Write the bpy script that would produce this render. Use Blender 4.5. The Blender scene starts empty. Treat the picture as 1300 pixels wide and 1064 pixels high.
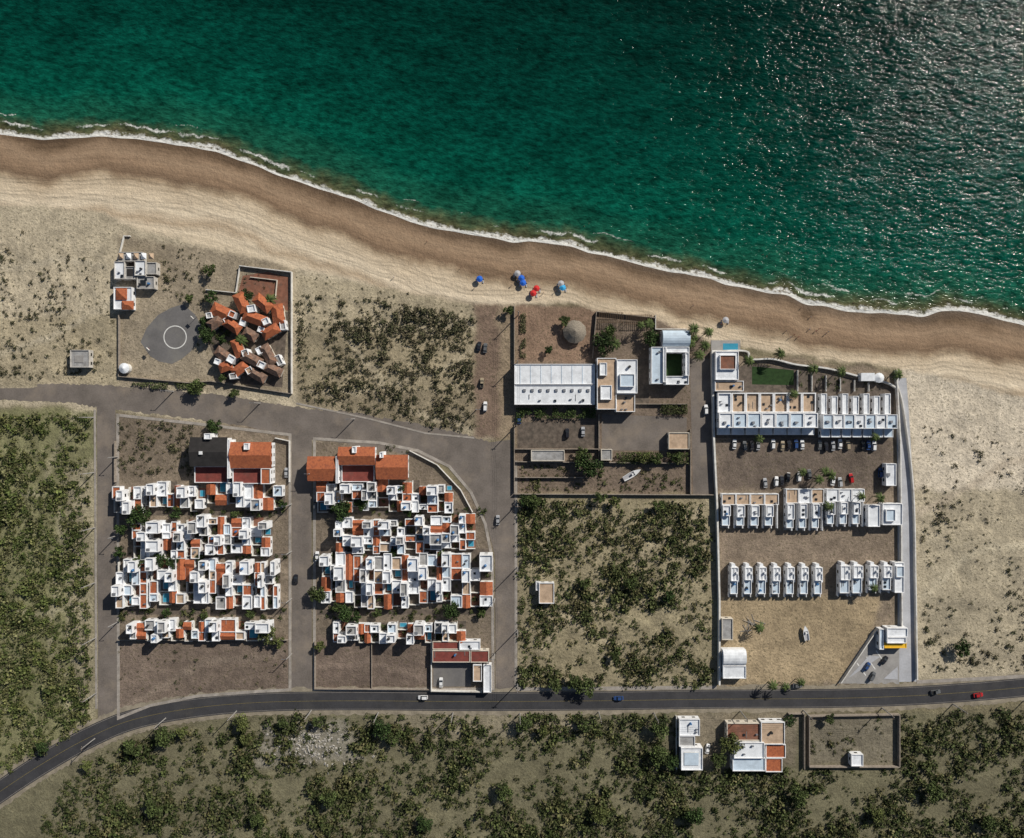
import bpy, bmesh, math, random
import numpy as np
from mathutils import Vector, Matrix
random.seed(7)
RNG = np.random.default_rng(11)
S = 0.36                       # metres per survey-plan unit
def X(p): return (p-650)*S
def Y(p): return (532-p)*S
scene = bpy.context.scene

# ------------------------------------------------------------------ materials
MATS = {}
def nt_new(name):
    m = bpy.data.materials.new(name); m.use_nodes = True
    nt = m.node_tree; nt.nodes.clear()
    out = nt.nodes.new('ShaderNodeOutputMaterial')
    b = nt.nodes.new('ShaderNodeBsdfPrincipled')
    nt.links.new(b.outputs[0], out.inputs[0])
    MATS[name] = m
    return m, nt, b
def N(nt, typ, **kw):
    n = nt.nodes.new(typ)
    for k, v in kw.items(): setattr(n, k, v)
    return n
def noise(nt, vec, scale, detail=4, rough=0.55):
    n = N(nt, 'ShaderNodeTexNoise'); n.inputs['Scale'].default_value = scale
    n.inputs['Detail'].default_value = detail; n.inputs['Roughness'].default_value = rough
    nt.links.new(vec, n.inputs['Vector']); return n.outputs['Fac']
def maprange(nt, val, a, b, c, d, smooth=False):
    n = N(nt, 'ShaderNodeMapRange')
    if smooth: n.interpolation_type = 'SMOOTHSTEP'
    for i, q in zip(('From Min', 'From Max', 'To Min', 'To Max'), (a, b, c, d)): n.inputs[i].default_value = q
    nt.links.new(val, n.inputs['Value']); return n.outputs[0]
def math_(nt, op, a, b=None):
    n = N(nt, 'ShaderNodeMath', operation=op)
    for i, q in enumerate((a, b)):
        if q is None: continue
        if isinstance(q, (int, float)): n.inputs[i].default_value = q
        else: nt.links.new(q, n.inputs[i])
    return n.outputs[0]
def mix(nt, fac, a, b, mode='MIX'):
    n = N(nt, 'ShaderNodeMix', data_type='RGBA', blend_type=mode)
    for idx, q in ((0, fac), (6, a), (7, b)):
        if isinstance(q, (int, float)): n.inputs[idx].default_value = q
        elif isinstance(q, tuple): n.inputs[idx].default_value = (*q, 1)
        else: nt.links.new(q, n.inputs[idx])
    return n.outputs[2]
def ramp(nt, fac, stops):
    n = N(nt, 'ShaderNodeValToRGB'); r = n.color_ramp
    while len(r.elements) < len(stops): r.elements.new(0.5)
    for e, (p, c) in zip(r.elements, stops):
        e.position = p; e.color = (*c, 1)
    nt.links.new(fac, n.inputs[0]); return n.outputs[0]
def simple(name, col, rough=0.8, var=0.25, scale=0.5, bump=0.0, dirt=None, spec=0.3, metal=0.0, fine=3.0):
    m, nt, b = nt_new(name)
    g = N(nt, 'ShaderNodeNewGeometry').outputs['Position']
    n1 = noise(nt, g, scale, 5, 0.6); n2 = noise(nt, g, scale*fine*3, 3)
    k = math_(nt, 'ADD', maprange(nt, n1, 0.3, 0.7, 1-var, 1+var*0.6), maprange(nt, n2, 0.3, 0.7, -var*0.4, var*0.4))
    cc = N(nt, 'ShaderNodeCombineColor')
    for i in range(3): nt.links.new(k, cc.inputs[i])
    c = mix(nt, 1.0, col, cc.outputs[0], 'MULTIPLY')
    if dirt:
        n3 = noise(nt, g, scale*0.6, 6, 0.7)
        c = mix(nt, maprange(nt, n3, 0.5, 0.72, 0, 0.8), c, dirt)
    nt.links.new(c, b.inputs['Base Color'])
    b.inputs['Roughness'].default_value = rough; b.inputs['Metallic'].default_value = metal
    b.inputs['Specular IOR Level'].default_value = spec
    if bump:
        bp = N(nt, 'ShaderNodeBump'); bp.inputs['Distance'].default_value = bump
        nt.links.new(n2, bp.inputs['Height']); nt.links.new(bp.outputs[0], b.inputs['Normal'])
    return m
simple('white_plaster', (.76,.77,.79), .8, .12, .5, dirt=(.50,.50,.50))
simple('cream_plaster', (.62,.57,.49), .85, .18, .6, dirt=(.38,.34,.28))
simple('weathered_plaster', (.50,.48,.45), .9, .3, .7, dirt=(.26,.24,.21))
simple('roof_white', (.72,.75,.79), .7, .16, .4, dirt=(.46,.48,.51))
simple('roof_bluewhite', (.50,.60,.70), .6, .16, .4, dirt=(.36,.42,.48))
simple('roof_grey', (.33,.33,.33), .8, .35, .4, dirt=(.18,.17,.16))
simple('roof_beige', (.46,.34,.24), .85, .25, .5, dirt=(.31,.22,.15))
simple('roof_dark', (.03,.028,.028), .9, .3, .5)
simple('terrace_brick', (.22,.10,.065), .9, .35, .5, dirt=(.13,.09,.07))
simple('patio_floor', (.13,.105,.085), .9, .5, .5, dirt=(.06,.055,.045))
simple('red_roof', (.20,.05,.04), .8, .3, .5, dirt=(.12,.06,.05))
simple('yellow_paint', (.75,.45,.03), .6, .1, .5)
simple('concrete', (.31,.30,.29), .9, .2, .25, .02, dirt=(.22,.21,.20))
simple('concrete_light', (.42,.43,.46), .85, .18, .15, .02, dirt=(.31,.31,.32))
simple('kerb_concrete', (.33,.30,.27), .9, .3, .3, dirt=(.20,.175,.14))
simple('sandy_shoulder', (.27,.235,.18), .95, .35, .3, dirt=(.16,.14,.105))
simple('stone_wall', (.28,.24,.20), .9, .35, 1.0)
simple('wall_white', (.66,.65,.62), .85, .2, .5, dirt=(.40,.36,.31))
simple('asphalt', (.045,.045,.050), .9, .25, .12, .01, dirt=(.067,.064,.061))
simple('asphalt_old', (.165,.143,.127), .95, .30, .10, .02, dirt=(.26,.215,.17), fine=5)
simple('asphalt_court', (.15,.145,.145), .95, .2, .15, .01, dirt=(.20,.19,.17))
simple('paint_white', (.68,.68,.66), .7, .3, 1.5)
simple('paint_yellow', (.20,.16,.06), .7, .5, 1.5)
simple('thatch', (.24,.21,.17), .95, .4, 2.0, .05)
simple('wood', (.13,.085,.05), .85, .3, 2.0)
simple('bark', (.12,.09,.065), .95, .3, 2.0)
simple('metal_grey', (.35,.36,.38), .4, .1, 1, metal=.6)
simple('rubber', (.02,.02,.02), .8, .1, 1)
simple('glass_dark', (.02,.025,.03), .08, .05, 1, spec=.6)
simple('tank_black', (.03,.03,.03), .5, .1, 1)
simple('tank_blue', (.05,.16,.35), .5, .1, 1)
simple('pool_water', (.05,.27,.40), .08, .1, .8, spec=.5)
simple('lawn', (.022,.05,.014), .95, .35, .6, .05)
simple('rubble', (.40,.38,.35), .95, .4, 1.5)
simple('skin', (.42,.24,.16), .6, .1, 3)
simple('hair', (.02,.015,.012), .7, .1, 3)
for nm, c in dict(cloth_red=(.55,.03,.03), cloth_blue=(.02,.12,.55), cloth_cyan=(.05,.35,.65), cloth_grey=(.4,.4,.42), cloth_white=(.75,.75,.75), cloth_yellow=(.7,.5,.05)).items():
    simple(nm, c, .85, .1, 2)
for nm, c in dict(car_white=(.75,.76,.77), car_silver=(.38,.39,.41), car_black=(.02,.02,.025), car_red=(.40,.02,.02), car_blue=(.03,.07,.20), car_grey=(.12,.125,.13), car_tan=(.35,.29,.2)).items():
    simple(nm, c, .25, .04, 1, spec=.6, dirt=tuple(q*.85 for q in c))
m, nt, b = nt_new('clay_tile')
g = N(nt, 'ShaderNodeNewGeometry').outputs['Position']
wv = N(nt, 'ShaderNodeTexWave'); wv.inputs['Scale'].default_value = 1.1; wv.inputs['Distortion'].default_value = .6
nt.links.new(g, wv.inputs['Vector'])
c = ramp(nt, noise(nt, g, .9, 6, .75), [(.30,(.14,.05,.035)), (.44,(.36,.10,.04)), (.60,(.50,.15,.055)), (.75,(.36,.17,.10))])
c = mix(nt, maprange(nt, wv.outputs['Fac'], 0, 1, 0, .3), c, (.16,.05,.03))
nt.links.new(c, b.inputs['Base Color']); b.inputs['Roughness'].default_value = .85
bp = N(nt, 'ShaderNodeBump'); bp.inputs['Distance'].default_value = .06
nt.links.new(wv.outputs['Fac'], bp.inputs['Height']); nt.links.new(bp.outputs[0], b.inputs['Normal'])
simple('clay_tile_old', (.19,.125,.095), .9, .55, .9, .05, dirt=(.30,.15,.09))
m, nt, b = nt_new('foliage')
at = N(nt, 'ShaderNodeAttribute', attribute_name='tint')
nt.links.new(at.outputs['Color'], b.inputs['Base Color']); b.inputs['Roughness'].default_value = .75
b.inputs['Specular IOR Level'].default_value = .2

# ------------------------------------------------------------------ mesh builder
class MB:
    def __init__(s): s.v=[]; s.f=[]; s.m=[]; s.mats=[]; s.xf=None
    def mi(s, n):
        if n not in s.mats: s.mats.append(n)
        return s.mats.index(n)
    def face(s, pts, mat):
        i0=len(s.v)
        for p in pts:
            if s.xf:
                cx,cy,a=s.xf; p=(cx+p[0]*math.cos(a)-p[1]*math.sin(a), cy+p[0]*math.sin(a)+p[1]*math.cos(a), p[2])
            s.v.append(tuple(p))
        s.f.append(tuple(range(i0,i0+len(pts)))); s.m.append(s.mi(mat))
    def box(s,x0,y0,x1,y1,z0,z1,mat,top=None):
        if x1<x0: x0,x1=x1,x0
        if y1<y0: y0,y1=y1,y0
        a,b_,c,d=(x0,y0),(x1,y0),(x1,y1),(x0,y1)
        P=[(*q,z0) for q in (a,b_,c,d)]; Q=[(*q,z1) for q in (a,b_,c,d)]
        s.face(Q,top or mat); s.face(P[::-1],mat)
        for i in range(4):
            j=(i+1)%4; s.face([P[i],P[j],Q[j],Q[i]],mat)
    def openings(s,x0,y0,x1,y1,z0,h,step=3.4):
        for fl in range(max(1,int((h-z0)//2.9))):
            zb=z0+fl*3.0
            for side in range(4):
                L=(x1-x0) if side<2 else (y1-y0)
                n=int(L//step)
                for i in range(n):
                    c=(i+.5)*L/n
                    door=(fl==0 and i==n//2 and side==0)
                    w=.5 if door else .7; za=zb+(.02 if door else .95); zt=zb+2.1
                    for pr,ex,mt in ((.02,.08,'cream_plaster'),(.04,0,'wood' if door else 'glass_dark')):
                        if side==0: s.box(x0+c-w-ex,y0-pr,x0+c+w+ex,y0+.01,za-ex*.2,zt+ex,mt)
                        if side==1: s.box(x0+c-w-ex,y1-.01,x0+c+w+ex,y1+pr,za-ex*.2,zt+ex,mt)
                        if side==2: s.box(x0-pr,y0+c-w-ex,x0+.01,y0+c+w+ex,za-ex*.2,zt+ex,mt)
                        if side==3: s.box(x1-.01,y0+c-w-ex,x1+pr,y0+c+w+ex,za-ex*.2,zt+ex,mt)
    def flat(s,x0,y0,x1,y1,h,wall='white_plaster',top='roof_white',par=.45,z0=0,win=True,t=.28):
        if x1<x0: x0,x1=x1,x0
        if y1<y0: y0,y1=y1,y0
        s.box(x0,y0,x1,y1,z0,h,wall,top)
        if par:
            s.box(x0,y0,x1,y0+t,h+.001,h+par,wall); s.box(x0,y1-t,x1,y1,h+.001,h+par,wall)
            s.box(x0,y0+t,x0+t,y1-t,h+.001,h+par,wall); s.box(x1-t,y0+t,x1,y1-t,h+.001,h+par,wall)
        if win: s.openings(x0,y0,x1,y1,z0,h)
    def clutter(s,x0,y0,x1,y1,h,rng,n=2):
        """roof-top plant: condensers, skylights, pipes"""
        if x1<x0: x0,x1=x1,x0
        if y1<y0: y0,y1=y1,y0
        for i in range(n):
            if x1-x0<2.2 or y1-y0<2.2: return
            x=rng.uniform(x0+.5,x1-1.5); y=rng.uniform(y0+.5,y1-1.5); k=rng.random()
            if k<.4: s.box(x,y,x+.9,y+.5,h+.002,h+.7+.05*i,'metal_grey')
            elif k<.65: s.box(x,y,x+1.0,y+1.0,h+.002,h+.25+.05*i,'glass_dark')
            elif k<.8: s.cyl(x+.4,y+.4,h,h+1.2,.5,.45,'tank_black' if k<.73 else 'tank_blue',8)
            else: s.box(x,y,x+.15,min(y+3,y1-.3),h+.002,h+.18+.03*i,'concrete')
    def hip(s,x0,y0,x1,y1,z,rh,mat,ov=.5,gable=False):
        x0-=ov;x1+=ov;y0-=ov;y1+=ov
        A,B,C,D=(x0,y0,z),(x1,y0,z),(x1,y1,z),(x0,y1,z)
        if (x1-x0)>=(y1-y0):
            k=0 if gable else (y1-y0)/2; ym=(y0+y1)/2
            R0,R1=(x0+k,ym,z+rh),(x1-k,ym,z+rh)
            s.face([A,B,R1,R0],mat); s.face([C,D,R0,R1],mat); s.face([B,C,R1],mat); s.face([D,A,R0],mat)
        else:
            k=0 if gable else (x1-x0)/2; xm=(x0+x1)/2
            R0,R1=(xm,y0+k,z+rh),(xm,y1-k,z+rh)
            s.face([B,C,R1,R0],mat); s.face([D,A,R0,R1],mat); s.face([A,B,R0],mat); s.face([C,D,R1],mat)
        s.face([D,C,B,A],mat)
    def cyl(s,x,y,z0,z1,r0,r1,mat,n=8,cap=True):
        P=[(x+r0*math.cos(2*math.pi*i/n),y+r0*math.sin(2*math.pi*i/n),z0) for i in range(n)]
        Q=[(x+r1*math.cos(2*math.pi*i/n),y+r1*math.sin(2*math.pi*i/n),z1) for i in range(n)]
        for i in range(n):
            j=(i+1)%n; s.face([P[i],P[j],Q[j],Q[i]],mat)
        if cap: s.face(Q,mat)
    def obj(s,name):
        v=np.array(s.v,dtype=float); c=(v.min(0)+v.max(0))/2; c[2]=v[:,2].min()
        me=bpy.data.meshes.new(name); me.from_pydata((v-c).tolist(),[],s.f)
        for n in s.mats: me.materials.append(MATS[n])
        me.polygons.foreach_set('material_index',s.m); me.update()
        o=bpy.data.objects.new(name,me); o.location=c; scene.collection.objects.link(o); return o

def smooth_line(pts,k=8):
    P=[np.array(p,float) for p in pts]; out=[]
    P=[2*P[0]-P[1]]+P+[2*P[-1]-P[-2]]
    for i in range(1,len(P)-2):
        for j in range(k):
            t=j/k
            out.append(.5*((2*P[i])+(-P[i-1]+P[i+1])*t+(2*P[i-1]-5*P[i]+4*P[i+1]-P[i+2])*t*t+(-P[i-1]+3*P[i]-3*P[i+1]+P[i+2])*t**3))
    out.append(P[-2]); return out
def strip_xy(pts, off0=-.5, off1=.5):
    L=[];R=[]
    xy=[(X(p[0]),Y(p[1]),p[2]*S) for p in pts]
    for i,(x,y,w) in enumerate(xy):
        a=xy[max(0,i-1)]; b_=xy[min(len(xy)-1,i+1)]
        d=np.array([b_[0]-a[0],b_[1]-a[1]]); d/=np.linalg.norm(d)+1e-9; n=np.array([-d[1],d[0]])
        L.append((x+n[0]*w*off1,y+n[1]*w*off1)); R.append((x+n[0]*w*off0,y+n[1]*w*off0))
    return L,R
def strip(name,pts,z,mat,rag=0.0):
    p=smooth_line(pts); L,R=strip_xy(p); mb=MB()
    if rag:      # irregular edge: subdivide and push each edge outward by smooth noise
        def fine(E,sg):
            o=[]
            for i in range(len(E)-1):
                for j in range(3): o.append((E[i][0]+(E[i+1][0]-E[i][0])*j/3,E[i][1]+(E[i+1][1]-E[i][1])*j/3))
            o.append(E[-1]); return [(a,b_+sg*random.uniform(-.4,1)*rag) for a,b_ in o]
        L,R=fine(L,1),fine(R,-1)
    for i in range(len(L)-1):
        mb.face([(*R[i],z),(*R[i+1],z),(*L[i+1],z),(*L[i],z)],mat)
    return mb.obj(name)
def wall(name,pts,h,mat='wall_white',t=.3,close=False,z=0,sm=False):
    P=[(X(a),Y(b_)) for a,b_ in (smooth_line(pts,6) if sm else pts)]
    if close: P=P+[P[0]]
    n=len(P); L=[];R=[]
    for i in range(n):
        def dr(a,b_):
            d=np.array([P[b_][0]-P[a][0],P[b_][1]-P[a][1]]); return d/(np.linalg.norm(d)+1e-9)
        if close and i in (0,n-1): d0,d1=dr(n-2,n-1),dr(0,1)
        else: d0=dr(max(0,i-1),max(1,i)); d1=dr(min(n-2,i),min(n-1,i+1))
        n0=np.array([-d0[1],d0[0]]); n1=np.array([-d1[1],d1[0]]); mm=n0+n1; mm/=np.linalg.norm(mm)+1e-9
        k=t/2/max(.4,mm@n0)
        L.append((P[i][0]+mm[0]*k,P[i][1]+mm[1]*k)); R.append((P[i][0]-mm[0]*k,P[i][1]-mm[1]*k))
    mb=MB()
    for i in range(n-1):
        mb.face([(*R[i],z+h),(*R[i+1],z+h),(*L[i+1],z+h),(*L[i],z+h)],mat)
        mb.face([(*L[i],z+h),(*L[i+1],z+h),(*L[i+1],z),(*L[i],z)],mat)
        mb.face([(*R[i+1],z+h),(*R[i],z+h),(*R[i],z),(*R[i+1],z)],mat)
    if not close:
        for k in (0,-1): mb.face([(*L[k],z+h),(*R[k],z+h),(*R[k],z),(*L[k],z)],mat)
    return mb.obj(name)
def sheet(name,pts,z,mat,sm=False):
    mb=MB(); q=[(X(a),Y(b_),z) for a,b_ in pts]
    ar=sum(q[i][0]*q[(i+1)%len(q)][1]-q[(i+1)%len(q)][0]*q[i][1] for i in range(len(q)))
    if ar<0: q=q[::-1]
    mb.face(q,mat); return mb.obj(name)

# ------------------------------------------------------------------ numpy noise and shoreline
G=RNG.random((256,256))
def vnoise(x,y):
    xi=np.floor(x).astype(int); yi=np.floor(y).astype(int); fx=x-xi; fy=y-yi
    fx=fx*fx*(3-2*fx); fy=fy*fy*(3-2*fy)
    a=G[xi%256,yi%256]; b_=G[(xi+1)%256,yi%256]; c=G[xi%256,(yi+1)%256]; d=G[(xi+1)%256,(yi+1)%256]
    return (a*(1-fx)+b_*fx)*(1-fy)+(c*(1-fx)+d*fx)*fy
def fbm(x,y,s,o=4):
    r=0;a=1;t=0
    for k in range(o):
        r=r+a*vnoise(x/s+17.3*k,y/s+5.1*k); t+=a; a*=.55; s/=2.1
    return r/t
SH=[(-3000,-250),(-400,120),(-120,165),(0,173),(60,177),(120,175),(180,176),(240,181),(290,198),(340,219),(400,238),(460,260),(520,280),(580,295),(640,303),(700,312),(760,322),(820,340),(880,351),(940,362),(1000,375),(1050,388),(1100,398),(1150,402),(1200,398),(1250,402),(1300,415),(1450,450),(1800,560),(4500,1500)]
shx=np.array([X(a) for a,_ in SH]); shy=np.array([Y(b_) for _,b_ in SH])
def shore(x):
    x=np.asarray(x,float)
    s=sum(np.interp(x+k,shx,shy) for k in (-6,-3,0,3,6))/5
    return s+(vnoise(x/9.,x*0+3.3)-.5)*2.6+(vnoise(x/23.,x*0+8.8)-.5)*2.4
def inside(px,py,poly):
    r=np.zeros(px.shape,bool); n=len(poly)
    for i in range(n):
        x0,y0=poly[i]; x1,y1=poly[(i+1)%n]
        if y0==y1: continue
        c=((y0>py)!=(y1>py))&(px<(x1-x0)*(py-y0)/(y1-y0)+x0); r^=c
    return r
def geo(a,b_,n=26,k=1.25):
    st=[a]; d=2.0*(1 if b_>a else -1)
    while abs(st[-1]-a)<abs(b_-a): st.append(st[-1]+d); d*=k
    return st[1:]

# ------------------------------------------------------------------ ground sheet
xs=np.array(geo(-262,-6000)[::-1]+list(np.arange(-262,262.1,1.0))+geo(262,6000))
ys=np.array(geo(-232,-6000)[::-1]+list(np.arange(-232,150.1,1.0))+geo(150,6000))
gx,gy=np.meshgrid(xs,ys,indexing='ij')
px=gx/S+650; py=532-gy/S
wx=px+(fbm(gx,gy,9)-.5)*14; wy=py+(fbm(gx+91,gy+37,9)-.5)*14
col=np.zeros(gx.shape+(4,)); col[...,:3]=(.20,.175,.11)
DUNE=[(-2500,100),(-300,225),(0,262),(60,262),(120,268),(160,285),(250,312),(330,330),(400,345),(500,368),(600,386),(650,386),(730,384),(760,396),(830,402),(900,432),(1000,450),(1100,462),(1150,470),(1200,480),(1300,505),(1600,600),(4000,1400)]
duney=np.interp(px,[a for a,_ in DUNE],[b_ for _,b_ in DUNE])
ZONES=[
 ([(-400,200),(150,240),(600,340),(640,380),(640,560),(400,560),(150,520),(-400,500)],(.52,.45,.33)),
 ([(-10,400),(150,400),(150,492),(-10,490)],(.42,.36,.25)),
 ([(150,300),(372,330),(372,500),(150,490)],(.34,.285,.21)),
 ([(376,420),(604,420),(604,552),(470,535),(376,515)],(.36,.305,.205)),
 ([(376,350),(604,380),(604,420),(376,420)],(.43,.37,.26)),
 ([(376,490),(604,500),(604,552),(470,535),(376,515)],(.28,.235,.16)),
 ([(-500,508),(122,520),(122,930),(60,980),(-500,1300)],(.24,.235,.125)),
 ([(80,600),(122,580),(122,920),(100,940),(85,800)],(.36,.32,.215)),
 ([(146,525),(372,545),(372,880),(250,890),(146,912)],(.23,.185,.14)),
 ([(146,812),(372,812),(372,880),(250,890),(146,912)],(.20,.155,.125)),
 ([(396,555),(520,565),(600,630),(628,700),(628,880),(396,880)],(.21,.17,.13)),
 ([(398,812),(548,812),(548,876),(398,876)],(.18,.138,.112)),
 ([(602,380),(634,380),(634,560),(602,555)],(.23,.165,.125)),
 ([(610,340),(626,340),(632,390),(604,390)],(.33,.25,.18)),
 ([(634,384),(654,386),(654,560),(634,560)],(.32,.25,.175)),
 ([(652,384),(905,400),(905,628),(652,628)],(.20,.155,.12)),
 ([(655,386),(760,390),(745,460),(655,460)],(.28,.19,.135)),
 ([(655,628),(908,628),(912,878),(655,878)],(.33,.285,.185)),
 ([(905,445),(1140,470),(1140,870),(912,872)],(.25,.20,.15)),
 ([(908,556),(1136,556),(1136,622),(908,622)],(.17,.135,.11)),
 ([(912,672),(1138,672),(1138,714),(912,714)],(.26,.205,.155)),
 ([(914,758),(1120,758),(1110,800),(1060,868),(914,870)],(.39,.305,.195)),
 ([(1142,430),(1900,560),(1900,700),(1163,660)],(.66,.58,.46)),
 ([(1152,620),(1900,640),(1900,860),(1163,868)],(.46,.40,.29)),
 ([(-500,1100),(60,975),(180,915),(350,900),(1300,905),(1900,860),(1900,1700),(-500,1700)],(.19,.175,.11)),
 ([(500,905),(740,905),(740,932),(500,940)],(.29,.255,.18)),
 ([(1020,906),(1140,906),(1140,972),(1020,972)],(.22,.195,.145)),
 ([(330,920),(440,912),(465,965),(320,975)],(.27,.25,.20)),
 ([(860,905),(1015,905),(1010,975),(850,975)],(.24,.205,.15)),
]
for poly,c in ZONES:
    msk=inside(wx,wy,poly); col[msk,:3]=np.array(c)*.92
PATHS=[([(384,365),(430,410),(470,470),(520,520),(600,548)],2.6,(.46,.40,.29)),([(390,500),(470,495),(560,470),(602,440)],2.2,(.44,.38,.27)),([(660,870),(700,800),(760,760),(820,700),(900,640)],2.5,(.42,.36,.25)),([(690,760),(740,800),(850,860)],2.2,(.42,.36,.25)),([(0,450),(60,430),(150,380)],2.5,(.52,.46,.35)),([(-20,340),(80,330),(150,340)],2.5,(.52,.46,.35)),([(1165,650),(1230,620),(1330,560)],3.5,(.46,.39,.30)),([(1165,760),(1240,700),(1330,690)],3,(.52,.46,.34)),([(95,520),(60,600),(80,700),(60,800),(90,900)],3,(.36,.325,.22)),([(0,640),(60,620),(118,600)],2.5,(.35,.32,.22)),([(0,780),(118,770)],2.2,(.35,.32,.22)),([(160,900),(260,840),(360,830)],3.0,(.25,.20,.16)),([(400,850),(470,840),(540,860)],3.0,(.24,.185,.15))]
for pts,w,c in PATHS:
    dm=np.full(gx.shape,1e9)
    for (a0,b0),(a1,b1) in zip(pts[:-1],pts[1:]):
        vx,vy=a1-a0,b1-b0; tt=np.clip(((wx-a0)*vx+(wy-b0)*vy)/(vx*vx+vy*vy),0,1); dm=np.minimum(dm,np.hypot(wx-a0-tt*vx,wy-b0-tt*vy))
    k=np.clip(1.6-dm/w,0,.8)[...,None]; col[...,:3]=col[...,:3]*(1-k)+np.array(c)*k
beach=((duney-wy*.6-py*.4)>0).astype(float)
col[...,3]=beach
for _ in range(2):
    c2=col.copy()
    c2[1:-1,1:-1]=(col[1:-1,1:-1]*2+col[:-2,1:-1]+col[2:,1:-1]+col[1:-1,:-2]+col[1:-1,2:])/6
    col=c2
for _ in range(4):
    b2=col[...,3].copy(); q=col[...,3]
    b2[2:-2,2:-2]=(q[2:-2,2:-2]+q[:-4,2:-2]+q[4:,2:-2]+q[2:-2,:-4]+q[2:-2,4:])/5; col[...,3]=b2
inl=shore(gx)-gy
WL=-1.5
z=np.clip(WL+inl*.09,-9,0)
und=(fbm(gx,gy,14)-.5)*1.6
zm=inside(px,py,[(1175,480),(1290,500),(1900,700),(1900,850),(1175,850)])|inside(px,py,[(-400,300),(140,300),(140,480),(-400,480)])|inside(px,py,[(-500,530),(110,530),(110,900),(-500,1100)])|inside(px,py,[(390,370),(595,395),(595,535),(480,520),(390,495)])|inside(px,py,[(665,645),(895,645),(900,860),(665,860)])
zmf=zm.astype(float)
for _ in range(5):
    q=zmf.copy(); q[2:-2,2:-2]=(zmf[2:-2,2:-2]+zmf[:-4,2:-2]+zmf[4:,2:-2]+zmf[2:-2,:-4]+zmf[2:-2,4:])/5; zmf=q
z=z+zmf*und*(inl>20)
ZG=z
def gz(x,y):
    i=int(np.clip(np.searchsorted(xs,x),0,len(xs)-1)); j=int(np.clip(np.searchsorted(ys,y),0,len(ys)-1)); return float(ZG[i,j])
def np_mesh(name,v,f):
    me=bpy.data.meshes.new(name)
    me.vertices.add(len(v)); me.vertices.foreach_set('co',np.asarray(v,np.float32).ravel())
    k=f.shape[1]
    me.loops.add(f.size); me.loops.foreach_set('vertex_index',f.ravel().astype(np.int32))
    me.polygons.add(len(f)); me.polygons.foreach_set('loop_start',(np.arange(len(f))*k).astype(np.int32))
    me.update(calc_edges=True); return me
def grid_mesh(name,gx,gy,z):
    nx,ny=gx.shape; v=np.stack([gx,gy,z],-1).reshape(-1,3)
    idx=np.arange(nx*ny).reshape(nx,ny)
    f=np.stack([idx[:-1,:-1],idx[1:,:-1],idx[1:,1:],idx[:-1,1:]],-1).reshape(-1,4)
    return np_mesh(name,v,f)
me=grid_mesh('ground',gx,gy,z)
me.attributes.new('soil','FLOAT_COLOR','POINT').data.foreach_set('color',col.reshape(-1).astype(np.float32))
me.attributes.new('inland','FLOAT','POINT').data.foreach_set('value',inl.reshape(-1).astype(np.float32))
me.polygons.foreach_set('use_smooth',np.ones(len(me.polygons),bool))
m,nt,b=nt_new('ground_soil')
g=N(nt,'ShaderNodeNewGeometry').outputs['Position']
sa=N(nt,'ShaderNodeAttribute',attribute_name='soil'); ia=N(nt,'ShaderNodeAttribute',attribute_name='inland')
n_big=noise(nt,g,.03,6,.6); n_mid=noise(nt,g,.18,6,.7); n_fine=noise(nt,g,1.1,4,.75)
k=math_(nt,'MULTIPLY',maprange(nt,n_mid,.3,.7,.62,1.32),maprange(nt,n_fine,.3,.7,.74,1.25))
k=math_(nt,'MULTIPLY',k,maprange(nt,n_big,.3,.7,.78,1.18))
tuft=maprange(nt,math_(nt,'ADD',noise(nt,g,.75,3,.8),math_(nt,'MULTIPLY',n_mid,.35)),.73,.81,0,.65)
cc=N(nt,'ShaderNodeCombineColor'); [nt.links.new(k,cc.inputs[i]) for i in range(3)]
soil=mix(nt,1.0,sa.outputs['Color'],cc.outputs[0],'MULTIPLY')
soil=mix(nt,tuft,soil,(.085,.075,.042))
t=math_(nt,'ADD',ia.outputs['Fac'],math_(nt,'MULTIPLY',math_(nt,'SUBTRACT',noise(nt,g,.035,4),.5),16.0))
t=math_(nt,'ADD',t,math_(nt,'MULTIPLY',math_(nt,'SUBTRACT',noise(nt,g,.25,3),.5),2.0))
bc=ramp(nt,math_(nt,'DIVIDE',t,60.0),[(0,(.095,.062,.038)),(.04,(.13,.086,.052)),(.08,(.225,.155,.10)),(.14,(.30,.212,.14)),(.20,(.265,.182,.118)),(.27,(.19,.128,.082)),(.31,(.34,.255,.17)),(.36,(.56,.455,.325)),(.50,(.66,.56,.42)),(.58,(.44,.345,.24)),(.64,(.62,.52,.385)),(.85,(.52,.435,.31))])
cb=N(nt,'ShaderNodeCombineXYZ'); sx=N(nt,'ShaderNodeSeparateXYZ'); nt.links.new(g,sx.inputs[0])
nt.links.new(math_(nt,'MULTIPLY',sx.outputs[0],.02),cb.inputs[0]); nt.links.new(math_(nt,'MULTIPLY',ia.outputs['Fac'],.35),cb.inputs[1])
strk=noise(nt,cb.outputs[0],1.6,6,.7)
kb=math_(nt,'MULTIPLY',maprange(nt,strk,.3,.7,.76,1.2),maprange(nt,n_fine,.3,.7,.90,1.09))
t2=math_(nt,'ADD',ia.outputs['Fac'],math_(nt,'MULTIPLY',math_(nt,'SUBTRACT',noise(nt,g,.014,2),.5),30.0))
for c0 in (23.0,24.8,29.0,30.8):
    kb=math_(nt,'MULTIPLY',kb,maprange(nt,math_(nt,'ABSOLUTE',math_(nt,'SUBTRACT',t2,c0)),.15,.55,.80,1.0))
vo=N(nt,'ShaderNodeTexVoronoi'); vo.inputs['Scale'].default_value=.55; nt.links.new(g,vo.inputs['Vector'])
kb=math_(nt,'MULTIPLY',kb,maprange(nt,vo.outputs['Distance'],0,.5,.92,1.03))
c2=N(nt,'ShaderNodeCombineColor'); [nt.links.new(kb,c2.inputs[i]) for i in range(3)]
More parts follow.
